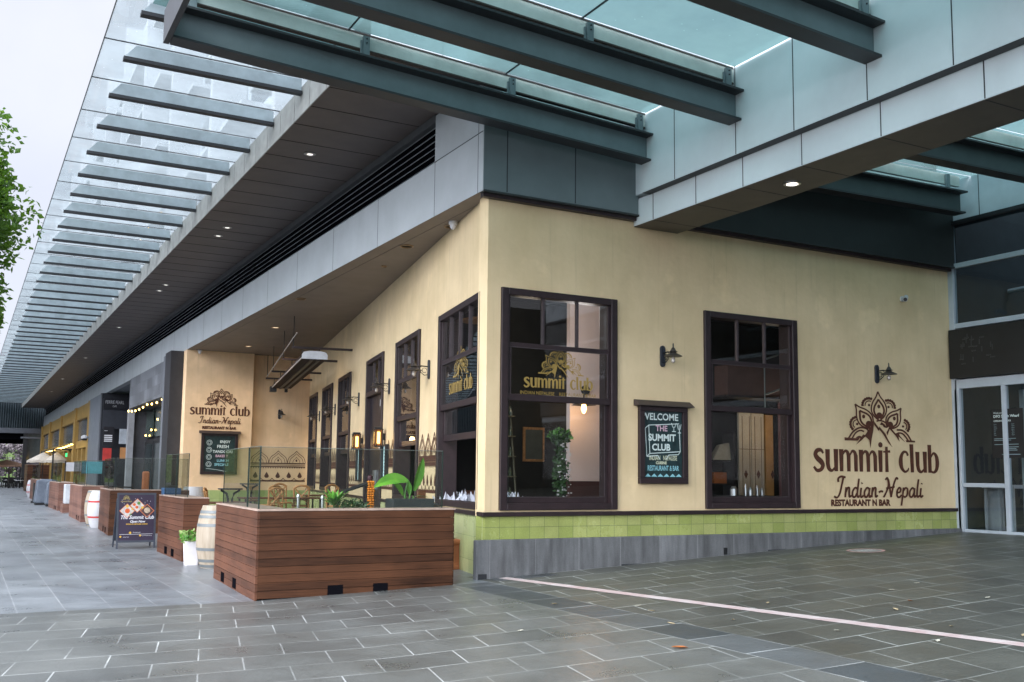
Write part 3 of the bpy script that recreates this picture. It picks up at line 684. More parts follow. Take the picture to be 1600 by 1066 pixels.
# gold lettering on first window, between panes
logo(w1, (.42, .018, 2.96), 0, 1.26, gold, 'glass', .9)
text('INDIAN NEPALESE    RESTAURANT & BAR', .075, gold, 'glass_lettering', w1, (1.05, .012, 2.85))
logo(sw[0], (.62, .018, 2.98), 0, 1.5, gold, 'glass', .9)
# friezes ----------------------------------------------------------------
def frieze(ink, x0, x1, zt, zb, big, f=lambda p: p, bold=1):
    """pointed arches over a double band, and drops below"""
    n = max(1, round((x1-x0)/big)); p = (x1-x0)/n
    h = zt-(zt-zb)*.37; zband = zt-(zt-zb)*.42; zb2 = zt-(zt-zb)*.53
    for i in range(n):
        a = x0+i*p; c = a+p/2
        for k, (ww, hh, pw) in enumerate(((.50, 1, .022*bold), (.38, .80, .018*bold), (.2, .5, .016*bold))):
            H = (zt-zband-.02)*hh
            pts = [(c-p*ww, zband+.02), (c-p*ww*.82, zband+.02+H*.45), (c-p*ww*.32, zband+.02+H*.76), (c, zband+.02+H)]
            ink.stroke(pts, pw, f, sub=4); ink.stroke([(2*c-q[0], q[1]) for q in pts], pw, f, sub=4)
        ink.dot((c, zband+.02+(zt-zband)*.2), p*.05, f, 8, (zt-zband)*.1)
    for z, t in ((zband, .045*bold), ((zband+zb2)/2, .022*bold), (zb2, .04*bold)): ink.poly([(x0, z-t/2), (x1, z-t/2), (x1, z+t/2), (x0, z+t/2)], f)
    m2 = max(2, round((x1-x0)/.09))
    for i in range(m2):
        c = x0+(i+.5)*(x1-x0)/m2; ink.poly([(c-.025, zb2-.02), (c, zb2-.075), (c+.025, zb2-.02)], f)
    ink.poly([(x0, zb-.03), (x1, zb-.03), (x1, zb+.02), (x0, zb+.02)], f)
    n = max(1, round((x1-x0)/(big*.68))); p = (x1-x0)/n; zt2 = zt-(zt-zb)*.70
    for i in range(n):
        c = x0+(i+.5)*p
        pts = [(c, zt2), (c-p*.14, zt2-(zt2-zb)*.3), (c-p*.27, zt2-(zt2-zb)*.58), (c, zb+.07)]
        ink.poly([(c, zt2), (c-p*.14, zt2-(zt2-zb)*.3), (c-p*.22, zt2-(zt2-zb)*.5), (c-p*.1, zt2-(zt2-zb)*.68), (c+p*.1, zt2-(zt2-zb)*.68), (c+p*.22, zt2-(zt2-zb)*.5), (c+p*.14, zt2-(zt2-zb)*.3)], f)
        arc = [(c-p*.5, zb+.10), (c-p*.34, zb+.03), (c, zb+.015), (c+p*.34, zb+.03), (c+p*.5, zb+.10)]
        ink.stroke(arc, .022, f, sub=3)
ink = Ink(.0)
frieze(ink, 2.42, 4.45, 2.42, 1.34, .62); ink.build('painted_frieze', brown_paint, rb, (0, 22.745, 0))
gaps = [(2.98, 4.45), (6.85, 8.22), (10.55, 13.05), (15.45, 16.7), (19.15, 20.5)]
for a, b in gaps:
    ink = Ink(-.004); frieze(ink, SL-b, SL-a, 2.36, 1.31, .44, bold=1.7); ink.build('painted_frieze', brown_paint, rb, wo, WROT)

# interior contents
def pendant(loc, label, r=.16, shade=True, drop=.6, lit=True, power=0):
    t = thing('pendant_lamp', label, 'lamp', loc, 0, 'pendant lamps inside the restaurant')
    MB().tube([(0, 0, .1), (0, 0, drop)], .008, 6).build('cord', iron, t)
    if shade: MB().lathe([(r, 0), (r*.8, .03), (.05, .09), (.03, .14)], n=20, cap=False).build('shade', mat('dull_copper_shade', (.12, .07, .04), .4), t)
    MB().lathe([(.012, .05), (.03, .02), (.045, -.04), (.035, -.09), (.01, -.115)], n=12).build('bulb', warm_bulb, t, smooth=True)
    return t
pendant(wpt(.9, 2.45, -.3), 'glowing amber bulb hanging inside the big side window', shade=False)

pendant(wpt(5.0, 2.25, -.3), 'amber bulb hanging inside the second side window', shade=False)
pendant(wpt(18.2, 2.75, -.6), 'amber bulb hanging inside the fifth side window', shade=False)
MB().lathe([(.33, 0), (.34, .03), (.05, .10)], n=24).build('shade', mat('bamboo_shade', (.30, .18, .08), .6), thing('ceiling_shade', 'wide woven lamp shade under the restaurant ceiling in the corner window', 'lamp shade', (1.65, 3.2, 4.45)), smooth=True)
# wall lamp on the pale partition
t = thing('swan_neck_lamp', 'lit swan neck lamp fixed to the pale partition inside the corner window', 'lamp', (3.56, 2.5, 3.22))
MB().lathe([(.09, 0), (.09, .04)], n=16).build('wall_plate', iron, t).rotation_euler = (R(90), 0, 0)
MB().tube([(0, -.03, 0), (-.06, -.12, .06), (-.16, -.25, .07), (-.25, -.35, .0), (-.28, -.4, -.12), (-.28, -.4, -.2)], .015, 8).build('arm', iron, t, smooth=True)
MB().lathe([(.23, 0), (.15, .035), (.06, .06), (.05, .12)], -.28, -.4, -.32, 24, False).build('lamp_shade', iron, t, smooth=True)
MB().lathe([(.02, .05), (.045, -.02), (.05, -.07), (.03, -.13), (.01, -.15)], -.28, -.4, -.32, 12).build('bulb', warm_bulb, t, smooth=True)
def plight(loc, e, c=(1, .6, .3), r=.1, name='lamp_or_fill_light'):
    l = bpy.data.lights.new(name, 'POINT'); l.energy = e; l.color = c; l.shadow_soft_size = r
    o = bpy.data.objects.new(name, l); COL.objects.link(o); o.location = loc; return o
plight((3.26, 2.02, 2.72), 8)
plight((2.6, 1.2, 4.4), 38, (1, .9, .87), .3)  # added fill to brighten the pale partition, no fixture here
plight((8.0, 1.9, 2.9), 10, (1, .88, .74), .3)  # added fill on the cream doors, not tied to any lamp
plight((8.3, 2.2, 2.6), 4, (1, .6, .25), .1)  # amber point light by the sliding doors, without a fixture
plight(wpt(2.5, 4.2, -1.5), 10, (1, .8, .6), .2)  # point light behind the big side window, no lamp hangs here
for loc_ in ((1.2, 15.5, 5.83), (1.6, 20.3, 5.83)):      # warm spots added at two recessed fittings to brighten the return wall
    l_ = bpy.data.lights.new('return_wall_fill_spot', 'SPOT'); l_.energy = 190; l_.color = (1, .77, .52); l_.spot_size = R(150); l_.spot_blend = 1; l_.shadow_soft_size = .12
    o_s = bpy.data.objects.new('return_wall_fill_spot', l_); COL.objects.link(o_s); o_s.location = loc_
plight((*wpt(10.95, 0, .45)[:2], 2.4), 4, (1, .6, .25), .06); plight((*wpt(7.95, 0, .45)[:2], 2.4), 4, (1, .6, .25), .06)
# leaf helper
def leaf_cloud(mb, n, cx, cy, cz, rx, ry, rz, size, seed=1, shell=.55, up=.2):
    rnd = random.Random(seed)
    for _ in range(n):
        while True:
            a, b, c = rnd.uniform(-1, 1), rnd.uniform(-1, 1), rnd.uniform(-1, 1); q = a*a+b*b+c*c
            if shell*shell < q < 1: break
        p = Vector((cx+a*rx, cy+b*ry, cz+c*rz))
        d = Vector((rnd.gauss(0, 1), rnd.gauss(0, 1), rnd.gauss(up, .7))).normalized(); s = d.cross(Vector((rnd.gauss(0, 1), rnd.gauss(0, 1), rnd.gauss(0, 1)))).normalized()
        L = size*rnd.uniform(.6, 1.3); w_ = L*.32
        k = len(mb.v); up_ = d.cross(s)*L*.08
        mb.v += [tuple(p), tuple(p+d*L*.45+s*w_+up_), tuple(p+d*L), tuple(p+d*L*.45-s*w_+up_)]
        mb.f.append((k, k+1, k+2, k+3))
    return mb
t = thing('hanging_topiary', 'narrow column of greenery with bird ornaments inside the corner window', 'plant', (2.72, 2.0, 1.1)); t.scale = (.85, .85, .95)
leaf_cloud(leaf_cloud(MB(), 260, 0, 0, 1.27, .22, .16, .12, .13, 5, 0), 420, .02, 0, .6, .17, .14, .62, .09, 6, 0).build('foliage', leaf_dark, t)
leaf_cloud(MB(), 160, 0, 0, 1.30, .22, .16, .08, .12, 8, 0).build('top_foliage', leaf_m, t)
mb = MB(); rnd = random.Random(4)
for i in range(42):
    x, z = rnd.uniform(-.17, .17), rnd.uniform(0, 1.15); s = rnd.uniform(.012, .03)
    mb.box(x-s, -.17, z-s*.6, x+s, -.165, z+s*.6)
mb.build('ornament', white_paint, t)
t = thing('blossom_branch', 'pink blossom branch arrangement inside the lower left of the corner window', 'flowers', (.95, 1.2, 1.05))
arc = [(.05+.22*(1-math.cos(a)), 0, .25+.25*math.sin(a)) for a in [x*.35 for x in range(-3, 6)]]
MB().tube([(.0, 0, .5), (-.14, 0, .42), (-.18, 0, .25), (-.1, 0, .12), (.15, 0, .15), (.45, 0, .12)], .008, 6).build('branch', bark, t)
mb = MB(); rnd = random.Random(9)
for i in range(120):
    q = [(-.0, .5), (-.14, .42), (-.18, .25), (-.1, .12), (.15, .15)]; a = rnd.randrange(4); u = rnd.random()
    x = q[a][0]+(q[a+1][0]-q[a][0])*u+rnd.gauss(0, .02); z = q[a][1]+(q[a+1][1]-q[a][1])*u+rnd.gauss(0, .02); s = .012
    mb.lathe([(.002, -s), (s, 0), (.002, s)], x, rnd.gauss(0, .03), z, 6)
mb.build('blossom', mat('pink_blossom', (.55, .24, .28), .6), t)
MB().lathe([(.10, 0), (.16, .05), (.20, .12)], .05, 0, 0, 16).build('bowl', int_maroon, t)
# dining tables with napkins
def napkin(loc, label, group, s=1.0, rot=0):
    n = MB(); P = [(.055, 0), (.0, .045), (-.05, .01), (-.02, -.05)]; h = .17
    n.add([(x, y, 0) for x, y in P]+[(0, 0, h)], [(0, 1, 4), (1, 2, 4), (2, 3, 4), (3, 0, 4)])
    k1, k2 = .07+.06*((loc[0]*37.1) % 1), .06+.07*((loc[1]*53.7) % 1)
    n.add([(.02, -.03, .02), (.11, .0, 0), (.05, .06, 0), (.075+k1*.4, .02, .04+k1)], [(0, 1, 3), (1, 2, 3), (2, 0, 3)])
    n.add([(-.02, .03, .02), (-.10, .02, 0), (-.06, -.06, 0), (-.09, -.03, .03+k2)], [(0, 1, 3), (1, 2, 3), (2, 0, 3)])
    o = n.build('napkin', napkin_m, None, loc=loc, rotz=rot); o.scale = (s, s, s); return tag(o, label, 'napkin', group)
def dtable(name, label, loc, rot, w, d, top=.74, tm=None):
    t = thing(name, label, 'table', loc, rot)
    bx('tabletop', tm or table_wood, t, -w/2, -d/2, top-.04, w/2, d/2, top, bevel=.006)
    for sx in (-1, 1):
        for sy in (-1, 1): bx('leg', iron, t, sx*(w/2-.06)-.02, sy*(d/2-.06)-.02, 0, sx*(w/2-.06)+.02, sy*(d/2-.06)+.02, top-.04)
    return t
dtable('dining_table', 'dark dining table crowded with napkins inside the corner windows', (1.38, 2.5, .32), 0, 1.5, 1.5, .80, int_dark)
rnd = random.Random(2)
for i in range(20):
    napkin((.76+(i % 5)*.25+rnd.uniform(-.05, .05), 1.88+(i//5)*.36+rnd.uniform(-.08, .08), 1.13), 'white folded napkin standing on the crowded dining table', 'folded napkins on the crowded dining table', rnd.uniform(.95, 1.45), rnd.uniform(0, 6))
def goblet(x, y):
    t = thing('wine_glass', 'stemmed wine glass standing among the napkins on the dining table', 'glass', (x, y, 1.125), 0, 'wine glasses among the napkins')
    MB().lathe([(.035, 0), (.035, .004), (.005, .01), (.005, .09), (.03, .12), (.036, .16), (.03, .20)], n=14, cap=False).build('bowl', glass('wine_glass', (.85, .88, .9), 1.5, 1.0), t, smooth=True)
for i in range(9): goblet(.8+rnd.random()*1.1, 1.85+rnd.random()*1.1)
t = thing('ladder_shelf', 'olive ladder shelf standing deep inside the corner window', 'shelf', (2.35, 3.4, .32))
olv = mat('olive_painted_shelf', (.09, .09, .055), .6)
for x in (-.22, .22): MB().tube([(x*1.25, -.1, 0), (x*.7, .1, 2.6)], .02, 6).build('rail', olv, t)
for i in range(6): bx('shelf', olv, t, -.24+.012*i, -.08, .5+i*.38, .24-.012*i, .14, .52+i*.38)
mb = MB(); rnd2 = random.Random(3)
for i in range(6):
    for q in range(3): mb.lathe([(.03, 0), (.035, .08), (.012, .13), (.012, .17)], -.15+q*.14, .02, .52+i*.38, 8)
mb.build('bottle_row', mat('dim_bottle_glass', (.06, .08, .05), .15), t)
t = thing('wall_picture', 'dim framed pictures on the dark wall deep inside the corner window', 'picture', (3.4, 4.55, 1.9))
bx('frame', tan_wood, t, 0, 0, 0, .5, .03, .7); bx('print', mat('dull_print', (.10, .11, .09), .6), t, .05, -.01, .05, .45, -.001, .65)
for i, (x, y, z) in enumerate(((1.9, 6.0, 3.1), (3.0, 8.0, 3.0), (4.4, 4.2, 3.0), (2.6, 11.0, 3.1))):
    pendant((x, y, z), ['small amber bulb far inside behind the corner window', 'tiny amber bulb deepest inside seen past the ladder shelf', 'amber bulb deep inside near the pale partition', 'farthest amber bulb inside above the dining floor'][i], shade=False)
def ichair(x, y, r_, lb_):
    t = thing('dining_chair', lb_, 'chair', (x, y, .32), r_, 'dark dining chairs inside the restaurant')
    bx('seat', table_wood, t, -.2, -.2, .44, .2, .2, .48)
    for a in (-.18, .18):
        MB().tube([(a, .18, 0), (a, .2, 1.0)], .018, 6).build('leg', table_wood, t); MB().tube([(a, -.18, 0), (a, -.18, .45)], .018, 6).build('leg', table_wood, t)
    MB().box(-.18, .18, .85, .18, .21, 1.0).box(-.18, .18, .6, .18, .21, .66).build('backrest', table_wood, t)
ichair(.95, 3.6, .1, 'dark dining chair at the left of the corner window table'); ichair(1.9, 3.65, -.1, 'dark dining chair at the right of the corner window table')
# second window contents
t = thing('sliding_doors', 'cream sliding doors with brown diamonds seen inside the right hand window', 'doors', (7.76, 3.0, .32))
bx('left_door', cream_door, t, 0, 0, 0, .33, .05, 2.7); bx('right_door', cream_door, t, .35, 0, 0, .70, .05, 2.7)
bx('far_door', mat('amber_lit_panel', (.50, .30, .12), .5), t, .76, .02, 0, .98, .07, 2.65)
mb = MB()
for x in (.09, .29, .44, .62): mb.box(x-.006, -.008, .1, x+.006, -.001, 2.6)
for z in (.9, 1.9): mb.box(0, -.008, z-.006, .33, -.001, z+.006); mb.box(.35, -.0085, z-.006, .70, -.0015, z+.006)
mb.build('moulding', mat('brown_moulding', (.16, .10, .06), .5), t)
mb = MB()
for x in (.17, .52, .92): mb.add([(x, -.012, 1.27), (x+.055, -.012, 1.37), (x, -.012, 1.47), (x-.055, -.012, 1.37)], [(0, 1, 2, 3)])
mb.build('diamond_inlay', mat('brown_inlay', (.10, .03, .012), .5), t)
t = thing('pink_curtain', 'dusky pink curtain at the right edge inside the right hand window', 'curtain', (8.78, 2.9, .32))
mb = MB(); K = 22
for i in range(K+1):
    x = i*.6/K; y = .04*math.sin(i*1.3)
    mb.v += [(x, y, 0), (x, y, 3.2)]
for i in range(K): mb.f.append((2*i, 2*i+2, 2*i+3, 2*i+1))
mb.build('cloth', mat('dusky_pink_cloth', (.16, .085, .10), .8), t)
bx('hook', iron, t, 0, -.02, 3.2, .6, .02, 3.23)
t = thing('shelf_unit', 'dark shelf unit with paper bundle and amber box inside the right hand window', 'shelf', (6.7, 2.6, .32))
for z in (.75, 1.15, 1.62): bx('shelf', iron, t, -.3, -.15, z, .45, .2, z+.03)
for x in (-.3, .43): bx('upright', iron, t, x, -.15, 0, x+.03, .2, 2.2)
MB().hexa([(-.05, -.1, 1.65), (.4, -.1, 1.65), (.4, .1, 1.65), (-.05, .1, 1.65), (.15, -.05, 1.95), (.4, -.05, 2.0), (.4, .05, 2.0), (.15, .05, 1.95)]).build('paper_bundle', mat('cream_paper', (.38, .34, .26), .7), t)
bx('amber_box', mat('amber_box', (.30, .09, .02), .5), t, -.05, -.1, 1.18, .28, .1, 1.40)
t = thing('wall_box', 'pale switch boxes on dark interior wall inside the right hand window', 'boxes', (6.15, 2.4, 1.6))
bx('upper_box', door_grey, t, -.05, 0, .75, .1, .08, 1.1, bevel=.01); bx('lower_box', door_grey, t, -.02, 0, .05, .14, .08, .45, bevel=.01)
t = thing('storage_carton', 'flat brown carton stored high behind the right hand window', 'carton', (7.0, 2.0, 3.25))
bx('carton', mat('brown_carton', (.10, .055, .045), .7), t, -.4, 0, 0, 1.2, .4, .6, bevel=.01)
bx('carton_shelf', iron, t, -.5, -.05, -.04, 1.6, .5, -.005)
t = thing('pipe_frame', 'blue grey pipe frame and white tube high behind the right hand window', 'pipe frame', (7.4, 1.6, 3.6))
MB().tube([(-.2, 0, .35), (.9, 0, .7)], .018, 8).tube([(-.2, 0, -.35), (.9, 0, .0)], .018, 8).tube([(-.2, 0, -.6), (-.2, 0, 1.1)], .014, 8).tube([(.62, 0, -.1), (.62, 0, .75)], .014, 8).build('pipes', teal_steel, t)
MB().tube([(.5, -.05, .1), (.5, -.05, .5)], .06, 10).build('white_tube', white_paint, t)
t = thing('bar_stand', 'black cluttered bar counter low inside the right hand window', 'counter', (6.6, 1.6, .32))
bx('counter', iron, t, -.3, 0, 0, .9, .5, .95)
mb = MB()
for x, h, r in ((-.1, .18, .07), (.2, .22, .03), (.32, .16, .05), (.5, .2, .03), (.62, .15, .04), (1.7, .12, .04)):
    if x < 1: mb.lathe([(r, 0), (r, h*.7), (r*.5, h)], x, .15, .95, 10)
mb.build('bottles', silver, t)

# ------------------------------------------------------------------ street canopy and fascia band (runs along Y)
sc = thing('street_canopy', 'long grey fascia and glass canopy running over the shopfronts', 'canopy')
YN, YF = -.15, 93.0
def seamed(name, m, parent, box, seams):
    o = MB().box(*box).build(name, m, parent); return o
bx('fascia', metal_panel, sc, .01, YN, 5.87, .30, YF, 6.795)
bx('upper_fascia', metal_panel, sc, .014, YN+.004, 6.80, .30, 1.64, 7.60)
mb = MB()
ys = [YN+.17, 1.62]+[1.62+2.6*i for i in range(1, 35)]
for y in ys: mb.box(.0085, y-.007, 5.872, .012, y+.007, 6.79)
mb.box(.006, YN+.01, 6.788, .0115, 1.64, 6.802)
mb.box(.012, YN+.16, 6.805, .0135, YN+.175, 7.59)
mb.build('panel_seam', metal_seam, sc)
bx('louvre_void', black_m, sc, .12, 1.64, 6.80, .29, YF, 7.50)
mb = MB()
for i in range(6):
    z = 6.82+i*.118
    mb.prism([(.02, z), (.035, z), (.11, z+.055), (.095, z+.055)], 1.64, YF, 'y')
mb.build('louvre', louvre_m, sc)
bx('louvre_head', mat('louvre_head', (.075, .078, .085), .5), sc, .012, 1.645, 7.50, .30, YF, 7.628)
# upper soffit
bx('soffit', soffit_m, sc, -1.93, -.35, 7.63, .30, YF, 7.70)
mb = MB()
for i in range(90):
    y = 1.40+i*.94
    mb.box(-1.925, y-.006, 7.6265, .01, y+.006, 7.6305)
mb.build('soffit_joint', black_m, sc)
mb = MB(); rnd = random.Random(5)
for i in range(107):
    y = .6+i*.87; mb.box(-1.95, y+.012, 7.62, -1.931, y+.858, 8.115)
mb.build('upstand', upstand_m, sc)
bx('upstand_backing', metal_seam, sc, -1.930, -.35, 7.71, -1.90, YF, 8.10)
# ribs and glass
ys = [1.06+1.745*i-1.745 for i in range(0, 54)]
for y in ys:
    r = MB()
    r.add([(-4.78, y-.02, 8.02), (-1.96, y-.02, 8.02), (-1.96, y-.02, 8.24), (-4.60, y-.02, 8.24),
           (-4.78, y+.02, 8.02), (-1.96, y+.02, 8.02), (-1.96, y+.02, 8.24), (-4.60, y+.02, 8.24)],
          [(0, 1, 2, 3), (7, 6, 5, 4), (1, 5, 6, 2), (0, 4, 5, 1), (0, 3, 7, 4), (3, 2, 6, 7)])
    o = r.build('rib', steel_rib, sc)
    MB().box(-4.79, y-.075, 7.965, -1.96, y+.06, 8.018).build('flange', steel_flange, o)
    MB().box(-5.07, y-.012, 8.262, -1.8, y+.012, 8.278).build('glass_joint', steel_flange, o)
    MB().add([(-5.07, y+.015, 8.27), (-1.80, y+.015, 8.27), (-1.80, y+1.730, 8.27), (-5.07, y+1.730, 8.27)], [(0, 1, 2, 3)]).build('glass_pane', canopy_glass, sc)
bx('glass_edge', edge_glass, sc, -5.085, ys[0], 8.262, -5.071, ys[-1]+1.745, 8.278)
# lower soffit over the terrace
mb = MB(); mb.add([(.012, -.14, 5.868), (.31, -.14, 5.868), (4.9, 23, 5.868), (.012, 23, 5.868)], [(0, 3, 2, 1)])
mb.add([(.012, -.14, 5.95), (.31, -.14, 5.95), (4.9, 23, 5.95), (.012, 23, 5.95)], [(0, 1, 2, 3)])
mb.build('terrace_soffit', soffit_lo, sc)
bx('terrace_soffit_strip', soffit_m, sc, .30, .6, 5.864, .312, 22.4, 5.868)
mb = MB().lathe([(.10, 0), (.115, 0), (.115, .02), (.10, .02)], 0, 0, 0, 20, False)
for x, y in ((-1.19, 4.74), (-1.23, 11.31), (-1.23, 12.3), (-1.2, 20), (-1.2, 21.2), (-1.2, 31), (-1.2, 44), (-1.2, 58), (-1.0, 70)):
    o = MB().lathe([(.11, 0), (.115, -.012), (.08, -.012), (.07, .0)], x, y, 7.63, 20).build('downlight', mat('downlight_trim', (.30, .29, .28), .4), sc)
    MB().lathe([(.06, -.016), (.03, -.017)], x, y, 7.63, 16).build('lens', emis('dim_white_lens', (.9, .85, .8), .9), o)
for x, y in ((.45, 3.84), (.53, 2.05), (.42, 10.44), (.75, 5.75), (1.2, 15.5), (1.6, 20.3)):
    r_ = .13 if (x, y) != (.75, 5.75) else .06
    o = MB().lathe([(r_, 0), (r_, -.02), (r_*.8, -.022), (r_*.78, 0)], x, y, 5.868, 20).build('recessed_light', mat('tan_light_trim', (.30, .20, .11), .5), sc)
    if y > 15: MB().lathe([(r_*.75, -.01), (.01, -.012)], x, y, 5.868, 18).build('lens', emis('warm_recessed_lens', (1, .75, .5), 1.0), o)  # lens glow added with the two soffit fill spots

# ------------------------------------------------------------------ building block above the canopy
ub = thing('upper_building', 'tall grey apartment block above the shops seen hazily through the canopy glass', 'building')
XT, ZT = .75, 26.0
bx('podium', mat('podium_render', (.20, .22, .24), .7), ub, .32, .35, 5.96, 22, 95, 8.35)
bx('tower_wall', mat('pale_grey_tower_wall', (.55, .58, .62), .7, var=.06, scale=.3), ub, XT, 2.0, 8.36, 18, 95, ZT)
mb = MB(); mbw = MB()
for i in range(24):
    y = 4+i*3.8
    for z in (9.6, 12.8, 16.0, 19.2, 22.4):
        mbw.box(XT-.02, y, z, XT-.005, y+2.2, z+2.1)
        mb.box(XT-.9, y-.3, z-.55, XT-.021, y+2.5, z-.4)
mbw.build('window', mat('tower_window', (.05, .065, .08), .15), ub); mb.build('balcony_slab', mat('balcony_slab', (.55, .56, .57), .7), ub)
mb = MB()
for i in range(13):
    y = 3+i*7.6; mb.box(XT-1.1, y, 8.36, XT-.021, y+.35, ZT-1)
mb.build('fin', white_paint, ub)

# ------------------------------------------------------------------ forecourt canopy (beams run along X)
fc = thing('forecourt_canopy', 'glass roof on blue grey steel beams over the forecourt', 'canopy')
def zbeam(x): return 6.62+(2.73-x)*.051          # underside of beams, left bay
def ibeam(mb, mf, x0, x1, y, z0, z1, h=.43):
    w_, tf = .19, .03
    def bar(m, ya, yb, a0, a1):                  # a0,a1 offsets above underside
        m.hexa([(x0, ya, z0+a0), (x1, ya, z1+a0), (x1, yb, z1+a0), (x0, yb, z0+a0), (x0, ya, z0+a1), (x1, ya, z1+a1), (x1, yb, z1+a1), (x0, yb, z0+a1)])
    bar(mb, y-.012, y+.012, tf, h-tf)
    bar(mf, y-.13, y+.13, 0, tf); bar(mf, y-w_, y+w_, h-tf, h)
def purlin(mb, x0, x1, y, za, zb_, off=.0):
    mb.hexa([(x0, y-.03, za), (x1, y-.03, zb_), (x1, y+.03, zb_), (x0, y+.03, za), (x0, y-.03, za+.2), (x1, y-.03, zb_+.2), (x1, y+.03, zb_+.2), (x0, y+.03, za+.2)])
YB = [-.58, -2.69, -5.15, -7.5, -9.85, -12.2]
ZE = zbeam(-4.62); ZR = zbeam(2.72)
for y in YB:
    a, b = MB(), MB(); ibeam(a, b, -4.62, 2.725, y, ZE, ZR)
    o = a.build('beam', teal_steel, fc); b.build('flange', mat('shade_dark_beam_flange', (.02, .024, .028), .5, var=.1), o)  # underside shade put into the near-black flange colour
    a = MB(); purlin(a, -4.62, 2.725, y+.06, ZE+.43+.17, ZR+.43+.17); a.build('purlin', purlin_m, fc)
    a = MB()
    for za in (-.022, .2):
        z0_, z1_ = ZE+.60+za, ZR+.60+za
        a.hexa([(-4.62, y+.02, z0_), (2.724, y+.02, z1_), (2.724, y+.10, z1_), (-4.62, y+.10, z0_), (-4.62, y+.02, z0_+.02), (2.724, y+.02, z1_+.02), (2.724, y+.10, z1_+.02), (-4.62, y+.10, z0_+.02)])
    a.build('purlin_gasket', mat('brown_black_gasket', (.05, .035, .03), .6), fc)
    for x in (-4.38, -2.05, .26, 2.6):
        z = zbeam(x)+.43
        MB().box(x-.045, y-.03, z, x+.045, y+.025, z+.34).box(x-.075, y+.0, z, x-.05, y+.025, z+.28).build('bracket', teal_steel, fc)
        if y > -6:
            for dz in (.24, .30): MB().lathe([(.011, -.008), (.011, .008)], n=6).build('bolt', iron, bpy.data.objects[-1] if 0 else fc, loc=(x, y-.034, z+dz)).rotation_euler = (R(90), 0, 0)
# end trim beam along Y and its glass
bx('edge_beam', mat('beam_flange_edge', (.03, .035, .042), .5), fc, -4.70, -12.4, ZE, -4.63, -.45, ZE+.43)
def roofpane(x0, x1, y0, y1, zoff=.82, f=zbeam, name='roof_glass'):
    MB().add([(x0, y0, f(x0)+zoff), (x1, y0, f(x1)+zoff), (x1, y1, f(x1)+zoff), (x0, y1, f(x0)+zoff)], [(0, 1, 2, 3)]).build(name, teal_glass, fc)
XS = [-4.75, -2.3, .15, 2.72]
ysg = [.3]+YB
for i in range(len(YB)):
    for j in range(3): roofpane(XS[j]+.008, XS[j+1]-.008, YB[i]-2.3 if i == len(YB)-1 else YB[i+1]+.01, YB[i]-.01)
for j in range(3): roofpane(XS[j]+.008, XS[j+1]-.008, YB[0]+.01, .28)
mb = MB()
for x in XS[1:3]: mb.box(x-.008, -14.4, zbeam(x)+.80, x+.008, .28, zbeam(x)+.825)
mb.build('glass_joint', metal_seam, fc)
# box girder
bx('girder_upper', girder_m, fc, 2.73, -16, 6.16, 3.85, -.45, 7.55)
bx('girder_upper_end', girder_m, fc, 2.82, -.449, 6.2, 3.85, -.04, 7.5)
bx('girder_lower', girder_m, fc, 2.88, -16, 5.72, 3.78, -.02, 6.155)
bx('girder_underside', mat('brown_grey_soffit_panel', (.085, .075, .062), .5), fc, 2.885, -16, 5.712, 3.775, -.025, 5.7195)
bx('girder_ledge', mat('dark_reveal', (.03, .034, .036), .6), fc, 2.735, -16, 6.150, 2.879, -.46, 6.1595)
for y in (-1.3, -2.69, -3.82, -5.04, -6.24, -7.5, -8.8, -10.1): bx('panel_seam', metal_seam, fc, 2.7275, y-.008, 6.165, 2.731, y+.008, 7.5)
for y in (-.55, -1.62, -2.66, -3.8, -5.1, -6.5, -7.8, -9.1):
    bx('panel_seam', metal_seam, fc, 2.8775, y-.008, 5.725, 2.881, y+.008, 6.15); bx('panel_seam', metal_seam, fc, 2.89, y-.008, 5.7095, 3.77, y+.008, 5.7125)
o = MB().lathe([(.12, 0), (.12, -.015), (.085, -.018), (.08, 0)], 3.33, -3.16, 5.712, 24).build('downlight', silver, fc)
MB().lathe([(.078, -.012), (.02, -.014)], 3.33, -3.16, 5.712, 24).build('lens', emis('lit_downlight_lens', (1, .90, .78), 5), o)
# dark fascia over the facade
bx('facade_fascia', teal_dark, fc, .02, -.16, 5.875, 2.87, .28, 7.35)
bx('facade_fascia_trim', mat('black_fascia_trim', (.02, .024, .026), .5), fc, .02, -.175, 5.855, 10.7, -.05, 5.885)
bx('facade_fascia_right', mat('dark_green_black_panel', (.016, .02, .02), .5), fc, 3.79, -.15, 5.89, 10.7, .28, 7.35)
bx('head_closure', teal_dark, fc, -.2, .29, 7.2, 10.7, .34, 7.9)
[bx('fascia_seam', metal_seam, fc, x-.008, -.1635, 5.90, x+.008, -.159, 7.3) for x in (.42, 1.65)]
# right bay beams
def zr(x): return 6.70+.0*(x-6)
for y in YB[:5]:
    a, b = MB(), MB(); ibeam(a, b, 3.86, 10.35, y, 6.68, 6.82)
    o = a.build('beam', mat('shaded_bay_steel', (.04, .056, .058), .45, var=.1), fc); b.build('flange', mat('shade_dark_beam_flange', (.045, .06, .07), .45), o)  # right bay's shade put into this darker steel colour
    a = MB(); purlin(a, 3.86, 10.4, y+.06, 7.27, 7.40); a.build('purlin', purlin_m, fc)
    for x in (5.3, 7.65, 10.0):
        z = 6.68+(x-3.86)*.0215+.43; MB().box(x-.045, y-.03, z, x+.045, y+.025, z+.34).build('bracket', teal_steel, fc)
fr_ = lambda x: 6.68+(x-3.86)*.0215
for i in range(5):
    for j, (a, b) in enumerate(((3.86, 6.0), (6.02, 8.3), (8.32, 10.7))): roofpane(a, b, YB[i+1]+.01, YB[i]-.01, .82, fr_)
